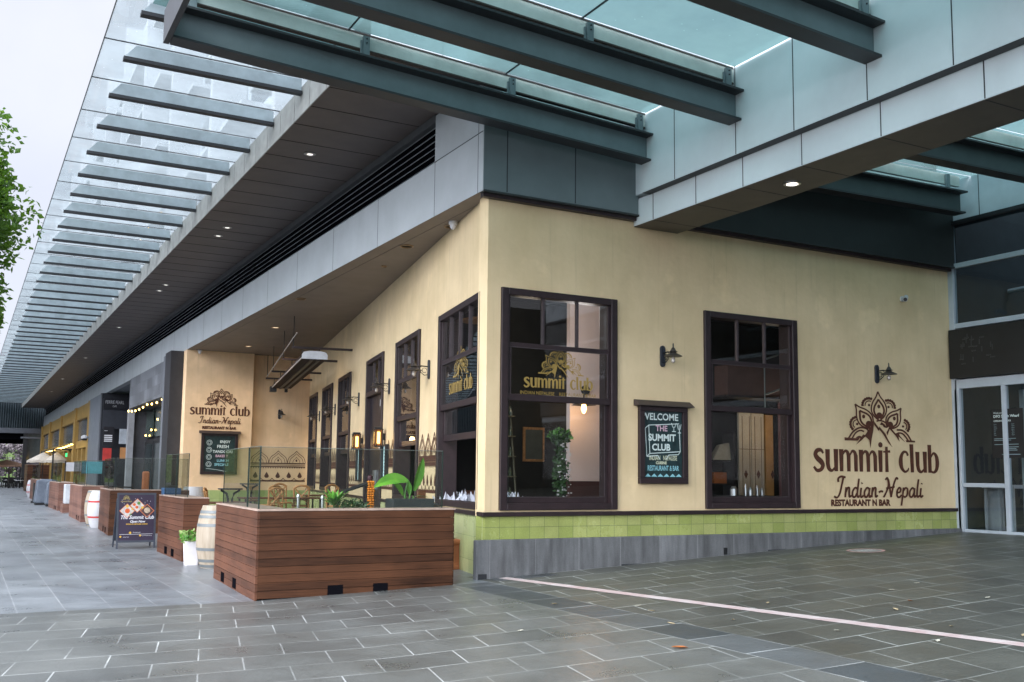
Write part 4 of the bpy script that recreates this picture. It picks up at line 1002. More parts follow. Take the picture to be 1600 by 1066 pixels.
for a, b in ((3.86, 6.0), (6.02, 8.3), (8.32, 10.7)): roofpane(a, b, YB[0]+.01, .28, .82, fr_)

# unseen block added behind the camera to darken the front windows' reflections
ob = thing('reflection_block', 'unseen dark block added across the forecourt to darken window reflections', 'building', (5, -30, 0))
bx('wall', mat('reflection_block_wall', (.045, .05, .052), .7), ob, 3, -8, -.3, 60, 0, 10)
mb = MB()
for i in range(14):
    for z in (1, 5): mb.box(4+i*4, .005, z, 6.6+i*4, .02, z+2.6)
mb.build('window', mat('added_block_window', (.02, .025, .03), .15), ob)

# ------------------------------------------------------------------ entrance wing (plane X = 10.72, faces -X)
ew = thing('shopping_centre_entrance', 'glazed entrance wing with pale frames and black sign band at the right edge', 'building')
XE = 10.72; zf = gz(10.72)
bx('white_panel', mat('pale_blue_grey_panel', (.50, .56, .60), .45, var=.05), ew, XE-.02, -16, 6.82, XE+.3, .2, 9)
[bx('panel_seam', metal_seam, ew, XE-.0225, y-.008, 6.83, XE-.0195, y+.008, 8.9) for y in (-.75, -2.1, -3.5, -5)]
bx('panel_lip', iron, ew, XE-.08, -16, 6.74, XE+.2, .2, 6.815)
mb = MB()
for z, t in ((5.9, .05), (4.68, .05)): mb.box(XE-.05, -16, z-t, XE+.05, -.12, z+t)
mb.box(XE-.06, -.12, .6, XE+.06, .0, 6.74)
for y in (-4.3, -8.3, -12.3): mb.box(XE-.052, y-.05, 4.73, XE+.052, y+.05, 5.85); mb.box(XE-.052, y-.05, 5.95, XE+.052, y+.05, 6.74)
mb.build('curtain_wall_frame', door_grey, ew, bevel=.006)
dk_glass = glass('entrance_glass', (.42, .52, .55), 1.55, 1.0)
MB().add([(XE, -16, 4.65), (XE, -.1, 4.65), (XE, -.1, 6.74), (XE, -16, 6.74)], [(0, 1, 2, 3)]).build('curtain_wall_glass', dk_glass, ew)
bx('sign_band', mat('black_sign_box', (.010, .011, .013), .35), ew, XE-.14, -16, 3.62, XE+.1, -.03, 4.60, bevel=.01)
mb = MB(); rnd = random.Random(8)
for i in range(26):
    y, z = -.3-rnd.random()*.75, 3.85+rnd.random()*.55
    if i % 2: mb.box(XE-.146, y, z, XE-.1405, y+.1, z+.022)
    else: mb.box(XE-.1445, y, z, XE-.141, y+.022, z+.1)
mb.build('sign_relief', mat('faint_sign_relief', (.035, .037, .04), .3), ew)
mb = MB().box(XE-.06, -16, 3.42, XE+.06, -.08, 3.60).box(XE-.06, -.17, zf, XE+.06, -.06, 3.42)
mb.box(XE-.05, -16, zf-.02, XE+.08, -.171, zf+.05)
for y in (-1.12, -3.2, -3.3, -5.3): mb.box(XE-.05, y-.045, zf+.05, XE+.05, y+.045, 3.42)
mb.box(XE-.045, -1.07, 1.48, XE+.045, -.175, 1.56)
mb.build('door_frame', door_grey, ew, bevel=.006)
MB().add([(XE, -16, zf), (XE, -.1, zf), (XE, -.1, 3.45), (XE, -16, 3.45)], [(0, 1, 2, 3)]).build('door_glass', glass('door_glass', (.55, .62, .62), 1.5, 1.0), ew)
bx('lobby_floor', mat('lobby_floor', (.15, .15, .15), .3), ew, XE+.1, -16, zf-.1, 20, .2, zf)
bx('lobby_back', int_dark, ew, 14.2, -16, zf, 14.5, .2, 9)
bx('lobby_side', mat('lobby_side', (.03, .04, .045), .6), ew, XE+.3, .05, zf, 14.2, .2, 9)
mb = MB()
for k, (x, y) in enumerate(((11.6, -.9), (11.9, -1.5), (12.4, -2.6), (13.2, -1.9))): mb.box(x, y, zf, x+.06, y+.09, 3.4)
mb.build('inner_door_frame', door_grey, ew)
mb = MB(); mb.box(11.4, -.5, zf, 11.45, -.1, zf+.9); mb.box(11.2, -.9, zf+.85, 11.8, -.2, zf+.92)
for y in (-.85, -.55, -.25): mb.box(11.25, y, zf, 11.29, y+.04, zf+.85)
mb.build('lobby_stand', mat('pale_stand', (.50, .50, .54), .5), ew)
mb = MB()
for a in (0, 1): mb.tube([(12.3, -1.0-a*3, 6.6), (13.8, -3.5-a*3, 4.4)], .07, 8)
mb.tube([(12.6, .0, 5.6), (12.6, -8, 5.75)], .05, 8)
mb.build('inner_truss', mat('inner_truss', (.35, .42, .45), .5), ew)
ps = thing('opening_hours_poster', 'black opening hours poster inside the entrance glass', 'poster', (XE-.012, -.82, 2.04), R(-90))
bx('sheet', mat('black_poster', (.008, .009, .011), .4), ps, 0, 0, 0, .66, .006, .93)
text('Welcome to', .055, chalk_w, 'lettering', ps, (.05, -.002, .84), align='LEFT')
text('DFO South Wharf', .07, chalk_w, 'lettering', ps, (.05, -.002, .77), align='LEFT', off=.002)
text('OPENING HOURS', .045, chalk_w, 'lettering', ps, (.05, -.002, .69), align='LEFT', off=.001)
for c, (x, s_) in enumerate(((.05, 'Mon\nTue\nWed\nThu\nFri\nSat\nSun'), (.24, '10am\n10am\n10am\n10am\n10am\n10am\n10am'), (.42, '6pm\n6pm\n6pm\n6pm\n9pm\n6pm\n6pm'))):
    text(s_, .034, mat('grey_print', (.22, .30, .32), .8), 'lettering', ps, (x, -.002, .63), align='LEFT')
mb = MB()
for z, a, b in ((.36, .05, .5), (.33, .05, .4), (.25, .05, .55), (.20, .3, .55), (.17, .3, .5), (.14, .3, .52), (.06, .2, .58)): mb.box(a, -.003, z, b, -.001, z+.012)
mb.build('printed_rule', mat('grey_print', (.22, .30, .32), .8), ps)

# ------------------------------------------------------------------ wall lamps, lanterns, cameras, boards
def wall_lamp(loc, rotz, label, group='outdoor wall lamps'):
    t = thing('wall_lamp', label, 'wall lamp', loc, rotz, group)
    MB().prism([(-.05, -.13), (-.035, -.165), (0, -.18), (.035, -.165), (.05, -.13), (.05, .13), (.035, .165), (0, .18), (-.035, .165), (-.05, .13)], -.035, 0, 'y').build('back_plate', mat('dark_blue_black_wood', (.018, .022, .032), .45), t, bevel=.006)
    a = MB().tube([(0, -.03, .05), (0, -.16, .06), (0, -.30, .03)], .011, 8)
    a.tube([(0, -.03, -.1), (0, -.1, -.11), (0, -.17, -.06), (0, -.2, .02), (0, -.16, .05)], .008, 6)
    a.tube([(0, -.10+.045*math.cos(q*.7), -.02+.045*math.sin(q*.7)) for q in range(9)], .006, 6)
    a.build('arm', iron, t, smooth=True)
    MB().lathe([(.15, -.03), (.145, -.022), (.10, .0), (.06, .018), (.05, .035), (.075, .045), (.05, .06), (.03, .10), (.012, .12), (.012, .17), (.004, .19)], 0, -.30, 0, 24).build('lamp_shade', mat('weathered_bronze', (.05, .045, .042), .45, metal=.3), t, smooth=True)
    MB().lathe([(.018, -.03), (.024, -.05), (.036, -.09), (.032, -.12), (.01, -.14)], 0, -.30, 0, 14).build('bulb', clear_bulb, t, smooth=True)
    return t
L0 = wall_lamp((3.46, 0, 3.60), 0, 'black scroll arm wall lamp between the two front windows above the menu board')
dup(L0, (8.52, 0, 3.60), 0, 'black scroll arm wall lamp above the large painted restaurant logo')
names = ['between the big corner side window and the second side window', 'right of the side door', 'left of the side door', 'between the third and fourth side windows past the door', 'nearest the back wall on the side wall']
for s_, nm in zip((3.72, 7.55, 11.7, 16.1, 19.85), names):
    dup(L0, wpt(s_, 3.55), WROT, 'black scroll arm wall lamp '+nm)
dup(L0, (3.42, 22.75, 3.75), 0, 'black scroll arm wall lamp on the back return wall above the painted frieze')
def lantern(s_, label):
    t = thing('lantern', label, 'lantern', wpt(s_, 2.42, .17), WROT, 'amber lanterns beside the side door')
    MB().box(-.11, -.11, .18, .11, .11, .2).box(-.09, -.09, .2, .09, .09, .235).build('cap', iron, t, bevel=.006)
    f = MB().box(-.10, -.10, -.2, .10, .10, -.175)
    for x in (-1, 1):
        for y in (-1, 1): f.box(x*.1-.012*(x > 0), y*.1-.025*(y > 0), -.18, x*.1+.025*(x < 0), y*.1+.025*(y < 0), .18)
    for x in (-1, 1): f.box(x*.04-.009, -.104, -.175, x*.04+.009, -.096, .18)
    for y in (-1, 1): f.box(.096, y*.045-.008, -.175, .104, y*.045+.008, .18)
    f.build('frame', iron, t)
    MB().box(-.085, -.085, -.17, .085, .085, .178).build('glowing_panes', amber, t)
    MB().box(-.035, -.089, -.13, .035, -.0855, .13).box(.0855, -.035, -.13, .089, .035, .13).build('flame_glow', emis('bright_flame_glow', (1, .62, .16), 3.0), t)
    MB().box(-.03, .1, -.05, .03, .17, .1).build('wall_bracket', iron, t)
lantern(10.95, 'black lantern with amber glow left of the side door'); lantern(7.95, 'black lantern with amber glow right of the side door')
def menu_case(s_, label):
    t = thing('menu_case', label, 'menu case', wpt(s_, 1.42, .0), WROT, 'lit menu cases beside the side door')
    MB().box(-.26, -.09, 0, .26, 0, .045).box(-.26, -.09, .805, .26, 0, .85).box(-.26, -.09, .045, -.21, 0, .805).box(.21, -.09, .045, .26, 0, .805).build('frame', iron, t, bevel=.005)
    bx('menu_sheet', emis('backlit_pale_blue_menu', (.42, .62, .66), .55), t, -.21, -.03, .045, .21, -.005, .805)
    mb = MB()
    for i in range(9): mb.box(-.15, -.033, .12+i*.075, .15-.05*(i % 3), -.0305, .135+i*.075)
    mb.build('menu_print', mat('grey_menu_print', (.12, .2, .22), .8), t)
menu_case(11.25, 'narrow lit menu case left of the side door under the far lantern'); menu_case(7.75, 'narrow lit menu case right of the side door under the near lantern')
def cctv(loc, rotz, label, dome=False):
    t = thing('security_camera', label, 'camera', loc, rotz)
    if dome:
        MB().lathe([(.075, 0), (.075, -.05), (.06, -.06)], n=20).build('mount', white_paint, t, smooth=True)
        MB().lathe([(.055, -.06), (.05, -.10), (.03, -.13), (.005, -.14)], n=20).build('lens_dome', mat('pale_dome', (.6, .6, .62), .2), t, smooth=True)
    else:
        MB().lathe([(.055, 0), (.055, .03)], n=18).build('mount', white_paint, t).rotation_euler = (R(90), 0, 0)
        b = MB().tube([(0, -.03, 0), (-.03, -.10, -.01)], .018, 8).tube([(.03, -.08, .03), (-.09, -.16, -.04)], .045, 14); b.build('body', white_paint, t, smooth=True)
        MB().tube([(-.085, -.157, -.037), (-.097, -.165, -.043)], .036, 14).build('lens', iron, t)
cctv((9.29, 0, 5.12), 0, 'white bullet security camera high on the front wall right of the windows')
cctv((.42, 1.75, 5.866), 0, 'white dome security camera under the soffit near the wall corner', True)
cctv((.42, 22.3, 5.86), 0, 'small white security camera on the soffit above the back return wall', True)
def board(loc, label, w, h, lines, capd=.12):
    t = thing('menu_board', label, 'menu board', loc)
    f = .10
    MB().box(0, -.07, 0, w, 0, f).box(0, -.07, h-f*.8, w, 0, h).box(0, -.07, f, f, 0, h-f*.8).box(w-f, -.07, f, w, 0, h-f*.8).build('frame', dark_trim, t, bevel=.006)
    MB().prism([(-.16, h), (-.14, h+.02), (-.02, h+.10), (0, h+.10), (0, h)], -.08, w+.08, 'x').build('hood', mat('weathered_hood', (.045, .032, .03), .5), t, bevel=.004)
    bx('chalk_panel', board_m, t, f, -.03, f, w-f, -.01, h-f*.8)
    for (s_, size, m, x, z, *r) in lines:
        text(s_, size, m, 'chalk_writing', t, (x, -.032, z), off=r[0] if r else .003, sx=r[1] if len(r) > 1 else 1)
    return t
b1 = board((2.96, 0, 1.50), 'hooded menu board with chalk welcome writing between the front windows', .98, 1.26,
  [('WELCOME', .155, chalk_w, .43, 1.04), ('THE', .13, chalk_p, .46, .86), ('SUMMIT', .155, chalk_w, .47, .70, .005), ('CLUB', .15, chalk_w, .45, .545, .005),
   ('INDIAN   NEPALESE', .105, chalk_y, .49, .385, .002, .62), ('CUISINE', .06, chalk_y, .45, .32), ('RESTAURANT & BAR', .115, chalk_b, .49, .215, .002, .60)])
ink = Ink(-.0325)
for pts in ([(.2, .95), (.82, .99)], [(.2, .95), (.22, .49)], [(.22, .49), (.84, .53)], [(.84, .53), (.82, .97)], [(.2, .95), (.13, .90)], [(.13, .90), (.16, .44)], [(.16, .44), (.22, .49)], [(.16, .44), (.38, .46)], [(.38, .46), (.42, .40)], [(.55, .40), (.6, .47)], [(.6, .47), (.8, .48)], [(.8, .48), (.84, .53)],
            [(.66, 1.0), (.69, .93), (.73, .93), (.76, 1.0)], [(.71, .93), (.71, .86)], [(.67, .86), (.75, .86)], [(.78, .98), (.80, .90), (.84, .90), (.86, .98)], [(.82, .9), (.83, .84)], [(.79, .84), (.86, .84)]):
    ink.stroke(pts, .013, sub=1)
ink.build('chalk_drawing', chalk_w, b1)
ink = Ink(-.0325)
for i in range(6): ink.poly([(.12+i*.125, .115), (.18+i*.125, .165), (.24+i*.125, .115)])
ink.build('chalk_zigzag', chalk_b, b1)
b2 = board((.62, 22.45, 1.55), 'hooded chalk menu board under the painted logo on the back return wall', 1.26, 1.42,
  [('FRESH', .15, chalk_w, .75, .92), ('TANDOORI', .13, chalk_w, .75, .75), ('BAKERY', .12, chalk_p, .72, .60), ('LUNCH', .12, chalk_b, .76, .44), ('SPECIALS', .12, chalk_b, .72, .30), ('ENJOY', .12, chalk_w, .82, 1.10)])
ink = Ink(-.0325)
for cz in (.35, .6, .85, 1.1):
    for r_ in (.05, .09): ink.stroke([(.28+r_*math.cos(a*.7), cz+r_*math.sin(a*.7)) for a in range(9)], .012, closed=True, sub=2)
ink.stroke([(.2, .2), (.5, .17), (.9, .1)], .012)
ink.build('chalk_drawing', chalk_w, b2)

# heater cassette hanging by the side wall
ht = thing('patio_heater', 'long overhead heater with pale end cap hung from rods beside the side wall', 'heater', wpt(12.2, 4.62, .8), WROT)
Lh = 9.8
prof = [(0, 0), (0, .1), (-.05, .17), (-.2, .2), (-.45, .2), (-.6, .17), (-.65, .1), (-.65, 0)]
MB().prism(prof, -Lh, -.03, 'x').build('casing', mat('brown_heater_casing', (.035, .024, .022), .75, spec=.15), ht)
MB().prism([(p[0]+(.01 if p[0] > -.3 else -.01), p[1]+(.008 if p[1] > .05 else -.008)) for p in prof], -.03, .0, 'x').build('end_cap', mat('pale_end_cap', (.52, .56, .62), .5), ht)
MB().box(-Lh+.1, -.24, -.03, -.15, -.16, -.001).box(-Lh+.1, -.42, -.03, -.15, -.34, -.0012).build('channel', iron, ht)
MB().box(-Lh, -.67, .0, -.03, -.651, .03).build('edge_rail', mat('pale_rail', (.45, .43, .42), .4), ht)
MB().box(-Lh-.3, -.72, -.12, -Lh+.1, -.5, .06).box(-Lh-.2, -.2, -.12, -Lh-.05, -.1, .0).build('junction_box', iron, ht)
for s_ in (13.1, 16.05, 19.9, 22.5):
    x = -(s_-12.2); MB().box(x-.03, -.85, .36, x+.03, .8, .42).build('arm', dark_trim, ht)
    MB().tube([(x, -.1, .18), (x, -.1, .4)], .012, 6).tube([(x, -.55, .18), (x, -.55, .4)], .012, 6).tube([(x, -.8, .4), (x, -.8, 1.24)], .012, 6).build('rod', iron, ht)
MB().tube([(.3, -.84, .62), (-Lh, -.84, .42)], .015, 6).build('rail', mat('pale_rail', (.45, .43, .42), .4), ht)

# ------------------------------------------------------------------ timber barriers with glass
def planks(mb, x0, y0, x1, y1, z0, h, n, slots=(), t=.028, grade=0):
    """boards on a vertical face from (x0,y0) to (x1,y1); outward = right-hand side"""
    d = Vector((x1-x0, y1-y0, 0)); L = d.length; d.normalize(); nrm = Vector((d.y, -d.x, 0))
    ph = h/n
    for i in range(n):
        za, zb_ = z0+i*ph+.002, z0+(i+1)*ph-.003
        spans = [(0, L)]
        if zb_-z0 < .15:
            for a, b in slots:
                spans = [q for s_ in spans for q in ((s_[0], min(s_[1], a)), (max(s_[0], b), s_[1])) if q[1]-q[0] > .01]
        for a, b in spans:
            P = []
            for zz in (za, zb_):
                for q, w_ in ((a, t), (b, t), (b, .002), (a, .002)):
                    p = Vector((x0, y0, 0))+d*q+nrm*w_; P.append((p.x, p.y, zz))
            mb.hexa(P)
    return mb
def glasspanel(parent, x0, y0, x1, y1, z0, z1, name='glass_panel'):
    o = MB().add([(x0, y0, z0), (x1, y1, z0), (x1, y1, z1), (x0, y0, z1)], [(0, 1, 2, 3)]).build(name, bar_glass, parent)
    dx, dy = x1-x0, y1-y0; L = math.hypot(dx, dy); dx, dy = dx/L*.006, dy/L*.006
    for (x, y) in ((x0, y0), (x1, y1)): MB().box(x-.006, y-.006, z0, x+.006, y+.006, z1).build('glass_edge', edge_glass, o)
    t = MB().hexa([(x0-dy, y0+dx, z1), (x1-dy, y1+dx, z1), (x1+dy, y1-dx, z1), (x0+dy, y0-dx, z1), (x0-dy, y0+dx, z1+.006), (x1-dy, y1+dx, z1+.006), (x1+dy, y1-dx, z1+.006), (x0+dy, y0-dx, z1+.006)])
    t.build('top_edge', mat('pale_glass_edge', (.16, .19, .17), .25), o)
    return o
cap_m = mat('weathered_cap_board', (.42, .31, .25), .6, var=.15, scale=6)
# barrier 1 (L shape)
b = thing('timber_barrier', 'red brown boarded corner barrier with glass on top nearest the camera', 'barrier')
c0, cf, cr_ = (-3.25, -.42), (-3.11, 2.55), (-.53, -.42)
def cores(pts, z0, z1): return MB().prism(pts, z0, z1)
MB().prism([(c0[0]+.02, c0[1]+.02), (cr_[0]-.02, cr_[1]+.02), (cr_[0]-.02, -.02), (-2.83, -.02), (-2.71, 2.53), (cf[0]+.02, cf[1]-.02)], -.02, 1.12).build('core', black_m, b)
planks(MB(), cr_[0], c0[1]+.03, c0[0]+.02, c0[1]+.03, 0, 0, 1) if 0 else None
mb = MB(); planks(mb, c0[0], c0[1], cr_[0], cr_[1], .02, 1.10, 11, (), .03); mb.build('front_boards', wood_m, b)
mb = MB(); planks(mb, cf[0], cf[1], c0[0]+.035, c0[1]+.8, .0, 1.12, 11, (), .03); planks(mb, c0[0]+.033, c0[1]+.79, c0[0]+.001, c0[1]-.026, .0, 1.12, 11, (), .03); mb.build('side_boards', wood_side, b)
mb = MB(); planks(mb, cr_[0], cr_[1], cr_[0], .0, .07, 1.05, 10); mb.build('end_boards', wood_m, b)
for xs_ in (-2.33, -1.70): bx('fork_slot', black_m, b, xs_, -.453, .02, xs_+.21, -.44, .155)  # black plates on the boards stand for the slots' dark hollows
for ys_ in (.75, 1.65):
    xx = -3.25+(ys_+.42)*.0471; MB().add([(xx-.034, ys_, .02), (xx-.034+.013, ys_+.27, .02), (xx-.034+.013, ys_+.27, .16), (xx-.034, ys_, .16)], [(0, 1, 2, 3)]).build('fork_slot', black_m, b)  # black sheet paints the side slot's darkness, no hole is cut
bx('corner_joint', black_m, b, -3.2275, .375, .03, -3.2245, .385, 1.11)
MB().prism([(-3.285, -.455), (-.50, -.455), (-.50, .0), (-2.80, .0), (-2.68, 2.56), (-3.14, 2.57)], 1.122, 1.142).build('cap', cap_m, b)
glasspanel(b, -3.22, -.25, -.62, -.25, 1.142, 1.94)
glasspanel(b, -3.20, -.20, -3.165, .52, 1.142, 1.95); glasspanel(b, -3.16, .58, -3.06, 2.45, 1.142, 1.95)
glasspanel(b, -.6, -.2, -.6, .1, 1.142, 1.94) if 0 else None
def barrier(y0, y1, x, label, front=0, glassy=True, wood=wood_side, depth=.42, h=1.15, wf=None, turn=0):
    b = thing('timber_barrier', label, 'barrier', (x, y0, 0), R(-turn), None); L = y1-y0
    if front: MB().prism([(.02, .02), (front, .02), (front, depth), (depth, depth), (depth, L-.02), (.02, L-.02)], -.01, h-.02).build('core', black_m, b)
    else: MB().box(.02, .02, -.01, depth-.01, L-.02, h-.02).build('core', black_m, b)
    mb = MB(); planks(mb, 0, L, 0, -.0, .0, h-.02, 11); mb.build('side_boards', wood, b)
    for y_ in (.75, 1.45): bx('fork_slot', black_m, b, -.0315, y_, .03, -.027, y_+.28, .17)  # slot darkness painted as black plates over the boards
    mb = MB(); planks(mb, -.03, 0, front or depth, 0, .0, h-.02, 11); mb.build('front_boards', wf or wood, b)
    if front: MB().prism([(-.035, -.035), (front, -.035), (front, depth), (depth, depth), (depth, L), (-.035, L)], h-.018, h).build('cap', cap_m, b)
    else: MB().box(-.035, -.035, h-.018, depth, L, h).build('cap', cap_m, b)
    if glassy:
        glasspanel(b, .06, .12, .06, L*.5-.02, h, h+.80); glasspanel(b, .06, L*.5+.02, .06, L-.1, h, h+.80)
        if front: glasspanel(b, .1, .08, front-.05, .08, h, h+.8)
    return b
barrier(5.62, 8.2, -3.02, 'red brown boarded barrier with glass between the pale barrel and the sign board', 0)
barrier(13.97, 17.3, -3.26, 'red brown L shaped boarded barrier behind the purple sign board', 1.9, wf=wood_m, turn=2.4)
barrier(21.3, 26.3, -3.2, 'dull brown boarded barrier behind the white barrel with red bands', .9, wood=wood_dark, turn=1)
barrier(31.4, 36.3, -3.1, 'dull brown hollow fronted barrier fourth along the walkway', 0, wood=wood_dark, depth=.6)
barrier(45.8, 52.5, -3.0, 'farthest brown boarded barrier on the walkway beyond the grey cover', 0, wood=wood_dark)
barrier(72, 76, -2.2, 'tall red brown timber box beyond the glass barriers', 1.5, False, wood=wood_m, h=2.1)
# A-board sign
ab = thing('sandwich_board', 'purple restaurant sandwich board with food pictures standing on the paving', 'sign board', (-3.70, 9.2, 0))
def tilt(o, a=6): o.rotation_euler = (R(-a), 0, 0); return o
MB().box(0, -.02, .0, .035, .02, 1.17).box(.745, -.02, 0, .78, .02, 1.17).box(.035, -.018, 1.13, .745, .018, 1.17).box(.035, -.018, .13, .745, .018, .17).build('frame', mat('dark_grey_frame', (.045, .055, .075), .5), ab).rotation_euler = (R(-8), 0, 0)
o = MB().box(.0, -.02, 0, .03, .015, 1.10).box(.75, -.02, 0, .78, .015, 1.10).box(.03, -.015, .15, .75, .0, 1.05).build('rear_leg', mat('dark_grey_frame', (.045, .055, .075), .5), ab); o.location = (0, .62, 0); o.rotation_euler = (R(20), 0, 0)
pn = MB().box(.035, -.012, .17, .745, .012, 1.13).build('poster', mat('dark_purple_poster', (.030, .018, .045), .45, var=.1), ab); pn.rotation_euler = (R(-8), 0, 0)
def pt(s_, size, m, x, z, **k): return text(s_, size, m, 'lettering', pn, (x, -.0135, z), **k)
white_ink = mat('white_ink', (.75, .75, .78), .6, var=.03); yellow_ink = mat('yellow_ink', (.75, .45, .04), .6)
pt('The Summit Club', .105, white_ink, .40, .62, shear=.3, off=.0025, sx=.9)
pt('Open Now', .065, white_ink, .41, .545, shear=.3, off=.002)
pt('INDIAN & NEPALESE CUISINE', .033, yellow_ink, .40, .50, off=.001)
pt('summit club', .045, mat('poster_gold', (.42, .33, .10), .5), .18, .975, off=.001)
pt('thesummitclub', .026, white_ink, .40, .33); pt('summit club', .024, white_ink, .19, .235); pt('thesummitclub.com.au', .024, white_ink, .60, .26)
ink = Ink(-.0135, .0002); k_2 = .15/1112; mandala(ink, lambda p: (.105+(p[0]-168)*k_2, 1.02+(905-p[1])*k_2), 1.2); ink.build('emblem', mat('poster_gold', (.42, .33, .10), .5), pn)
def dia(ink, cx, cz, r): ink.poly([(cx, cz+r), (cx+r, cz), (cx, cz-r), (cx-r, cz)])
ink = Ink(-.0140, .0002)
dia(ink, .20, .79, .155); dia(ink, .40, .90, .15); dia(ink, .60, .79, .145); ink.build('picture_border', mat('orange_border', (.72, .22, .07), .6), pn)
ink = Ink(-.0150, .0002); dia(ink, .20, .79, .14); dia(ink, .40, .90, .135); ink.build('food_picture', mat('pale_food_print', (.66, .62, .58), .6, var=.25, scale=22), pn)
ink = Ink(-.0150, .0002); dia(ink, .60, .79, .13); ink.build('food_picture', mat('dark_food_print', (.10, .05, .05), .6, var=.3, scale=22), pn)
ink = Ink(-.0158, .0002); ink.dot((.205, .79), .05); ink.dot((.34, .92), .03); ink.dot((.39, .865), .032); ink.build('food_picture', mat('red_curry_print', (.75, .13, .03), .6, var=.2, scale=30), pn)
ink = Ink(-.0160, .0002); ink.dot((.60, .80), .06); ink.build('food_picture', mat('cream_bowl_print', (.62, .50, .36), .6, var=.25, scale=30), pn)
ink = Ink(-.0162, .0002); ink.dot((.43, .95), .034); ink.poly([(.23, .72), (.27, .70), (.29, .74)]); ink.dot((.27, .72), .014); ink.build('food_picture', mat('green_garnish_print', (.12, .30, .06), .6, var=.2, scale=30), pn)
ink = Ink(-.0164, .0002); ink.dot((.20, .885), .03); ink.dot((.30, .83), .02); ink.dot((.50, .86), .025); ink.dot((.27, .33), .024); ink.dot((.08, .25), .020); ink.dot((.47, .27), .020); ink.build('yellow_mark', yellow_ink, pn)
ink = Ink(-.0140, .0002); ink.poly([(.06, .300), (.72, .305), (.72, .299), (.06, .294)])
rnd = random.Random(1)
for i in range(14): ink.dot((rnd.uniform(.08, .7), rnd.uniform(.93, 1.09)), .006, n=6)
ink.build('printed_mark', white_ink, pn)

# barrels
def barrel(loc, label, staves=oak, hoops=hoop_m, hs=(.03, .12, .27, .74, .9, 1.02), h=1.05, r0=.255, r1=.345, hw=.05):
    t = thing('wine_barrel', label, 'barrel', loc)
    R_ = lambda z: r0+(r1-r0)*(1-((z/h-.5)*2)**2)
    MB().lathe([(R_(h*i/14), h*i/14) for i in range(15)], n=36).build('staves', staves, t, smooth=True)
    for z in hs:
        z2 = min(z+hw, h-.001); MB().lathe([(R_(z)-.01, z), (R_(z)+.005, z+.001), (R_(z2)+.005, z2-.001), (R_(z2)-.01, z2)], n=36, cap=False).build('hoop', hoops, t, smooth=True)
    MB().lathe([(r0-.02, h-.02), (.001, h-.019)], n=30).build('lid', staves, t)
    return t
barrel((-2.73, 4.25, 0), 'pale oak wine barrel with grey hoops between two timber barriers', hs=(.02, .11, .30, .70, .84, .92))
barrel((-3.03, 17.95, 0), 'white painted barrel with two red bands beside the walkway', white_paint, red_paint, (.28, .72), hw=.05, r1=.36)
barrel((-3.02, 19.0, 0), 'tan oak barrel with dull hoops behind the white and red barrel', oak, hoop_m, (.02, .3, .7, .98))
barrel((-2.75, 54.8, 0), 'far white barrel with red band beside the walkway', white_paint, red_paint, (.3, .72), r1=.36)
barrel((-.8, 16.2, 0), 'white barrel standing behind the glass of the L shaped barrier', white_paint, hoop_m, (.3, .7), h=1.2)
# white pot with leafy plant
wp = thing('potted_plant', 'white square pot with variegated plant in front of the pale barrel', 'potted plant', (-3.03, 4.85, 0))
MB().hexa([(-.10, -.10, 0), (.10, -.10, 0), (.10, .10, 0), (-.10, .10, 0), (-.125, -.125, .42), (.125, -.125, .42), (.125, .125, .42), (-.125, .125, .42)]).build('pot', mat('white_glazed_pot', (.74, .72, .74), .4, var=.05), wp, bevel=.01)
leaf_cloud(MB(), 240, 0, 0, .47, .19, .19, .12, .085, 21, .1, .6).build('foliage', leaf_pale, wp)
leaf_cloud(MB(), 120, 0, 0, .46, .19, .19, .12, .085, 22, .1, .6).build('under_foliage', leaf_m, wp)
# terracotta chimney pot
tp = thing('terracotta_planter', 'square terracotta planter standing by the pale green tiles behind the timber barrier', 'planter', (.28, 1.5, gz(.28)))
def sqprof(mb, prof):
    k = len(mb.v)
    for r_, z in prof: mb.v += [(-r_, -r_, z), (r_, -r_, z), (r_, r_, z), (-r_, r_, z)]
    for i in range(len(prof)-1):
        for j in range(4): mb.f.append((k+4*i+j, k+4*i+(j+1) % 4, k+4*i+4+(j+1) % 4, k+4*i+4+j))
    mb.f.append((k+3, k+2, k+1, k)); q = k+4*(len(prof)-1); mb.f.append((q, q+1, q+2, q+3)); return mb
sqprof(MB(), [(.20, 0), (.20, .06), (.175, .09), (.17, .36), (.175, .38), (.215, .43), (.215, .47), (.18, .475)]).build('pot', terracotta, tp, bevel=.008)
leaf_cloud(MB(), 60, 0, 0, .5, .14, .14, .07, .07, 31, 0, .7).build('foliage', leaf_dark, tp)

# ------------------------------------------------------------------ terrace contents
gt = lambda x: gz(x)
def blade(mb, base, d, L, w_, droop, n=7, fold=.15, side=None):
    """long leaf arching from base along direction d"""
    d = Vector(d).normalized(); side = Vector(side).normalized() if side else d.cross(Vector((0, 0, 1))).normalized(); p = Vector(base); k = len(mb.v); v = d.copy()
    for i in range(n+1):
        t = i/n; ww = w_*math.sin(math.pi*min(1, t*.92+.06))**.8
        upv = side.cross(v).normalized()
        mb.v += [tuple(p-side*ww/2+upv*ww*fold), tuple(p), tuple(p+side*ww/2+upv*ww*fold)]
        p = p+v*L/n; v = (v+Vector((0, 0, -droop/n))).normalized()
    for i in range(n):
        a = k+3*i; mb.f += [(a, a+1, a+4, a+3), (a+1, a+2, a+5, a+4)]
bp_ = thing('banana_plant', 'large leaved green plant in a dark trough behind the front barrier glass', 'plant', (-.62, 1.0, gt(-.6)))
bx('trough', mat('dark_trough', (.03, .038, .042), .5), bp_, -.30, -.16, .55, .38, .16, 1.16, bevel=.01)
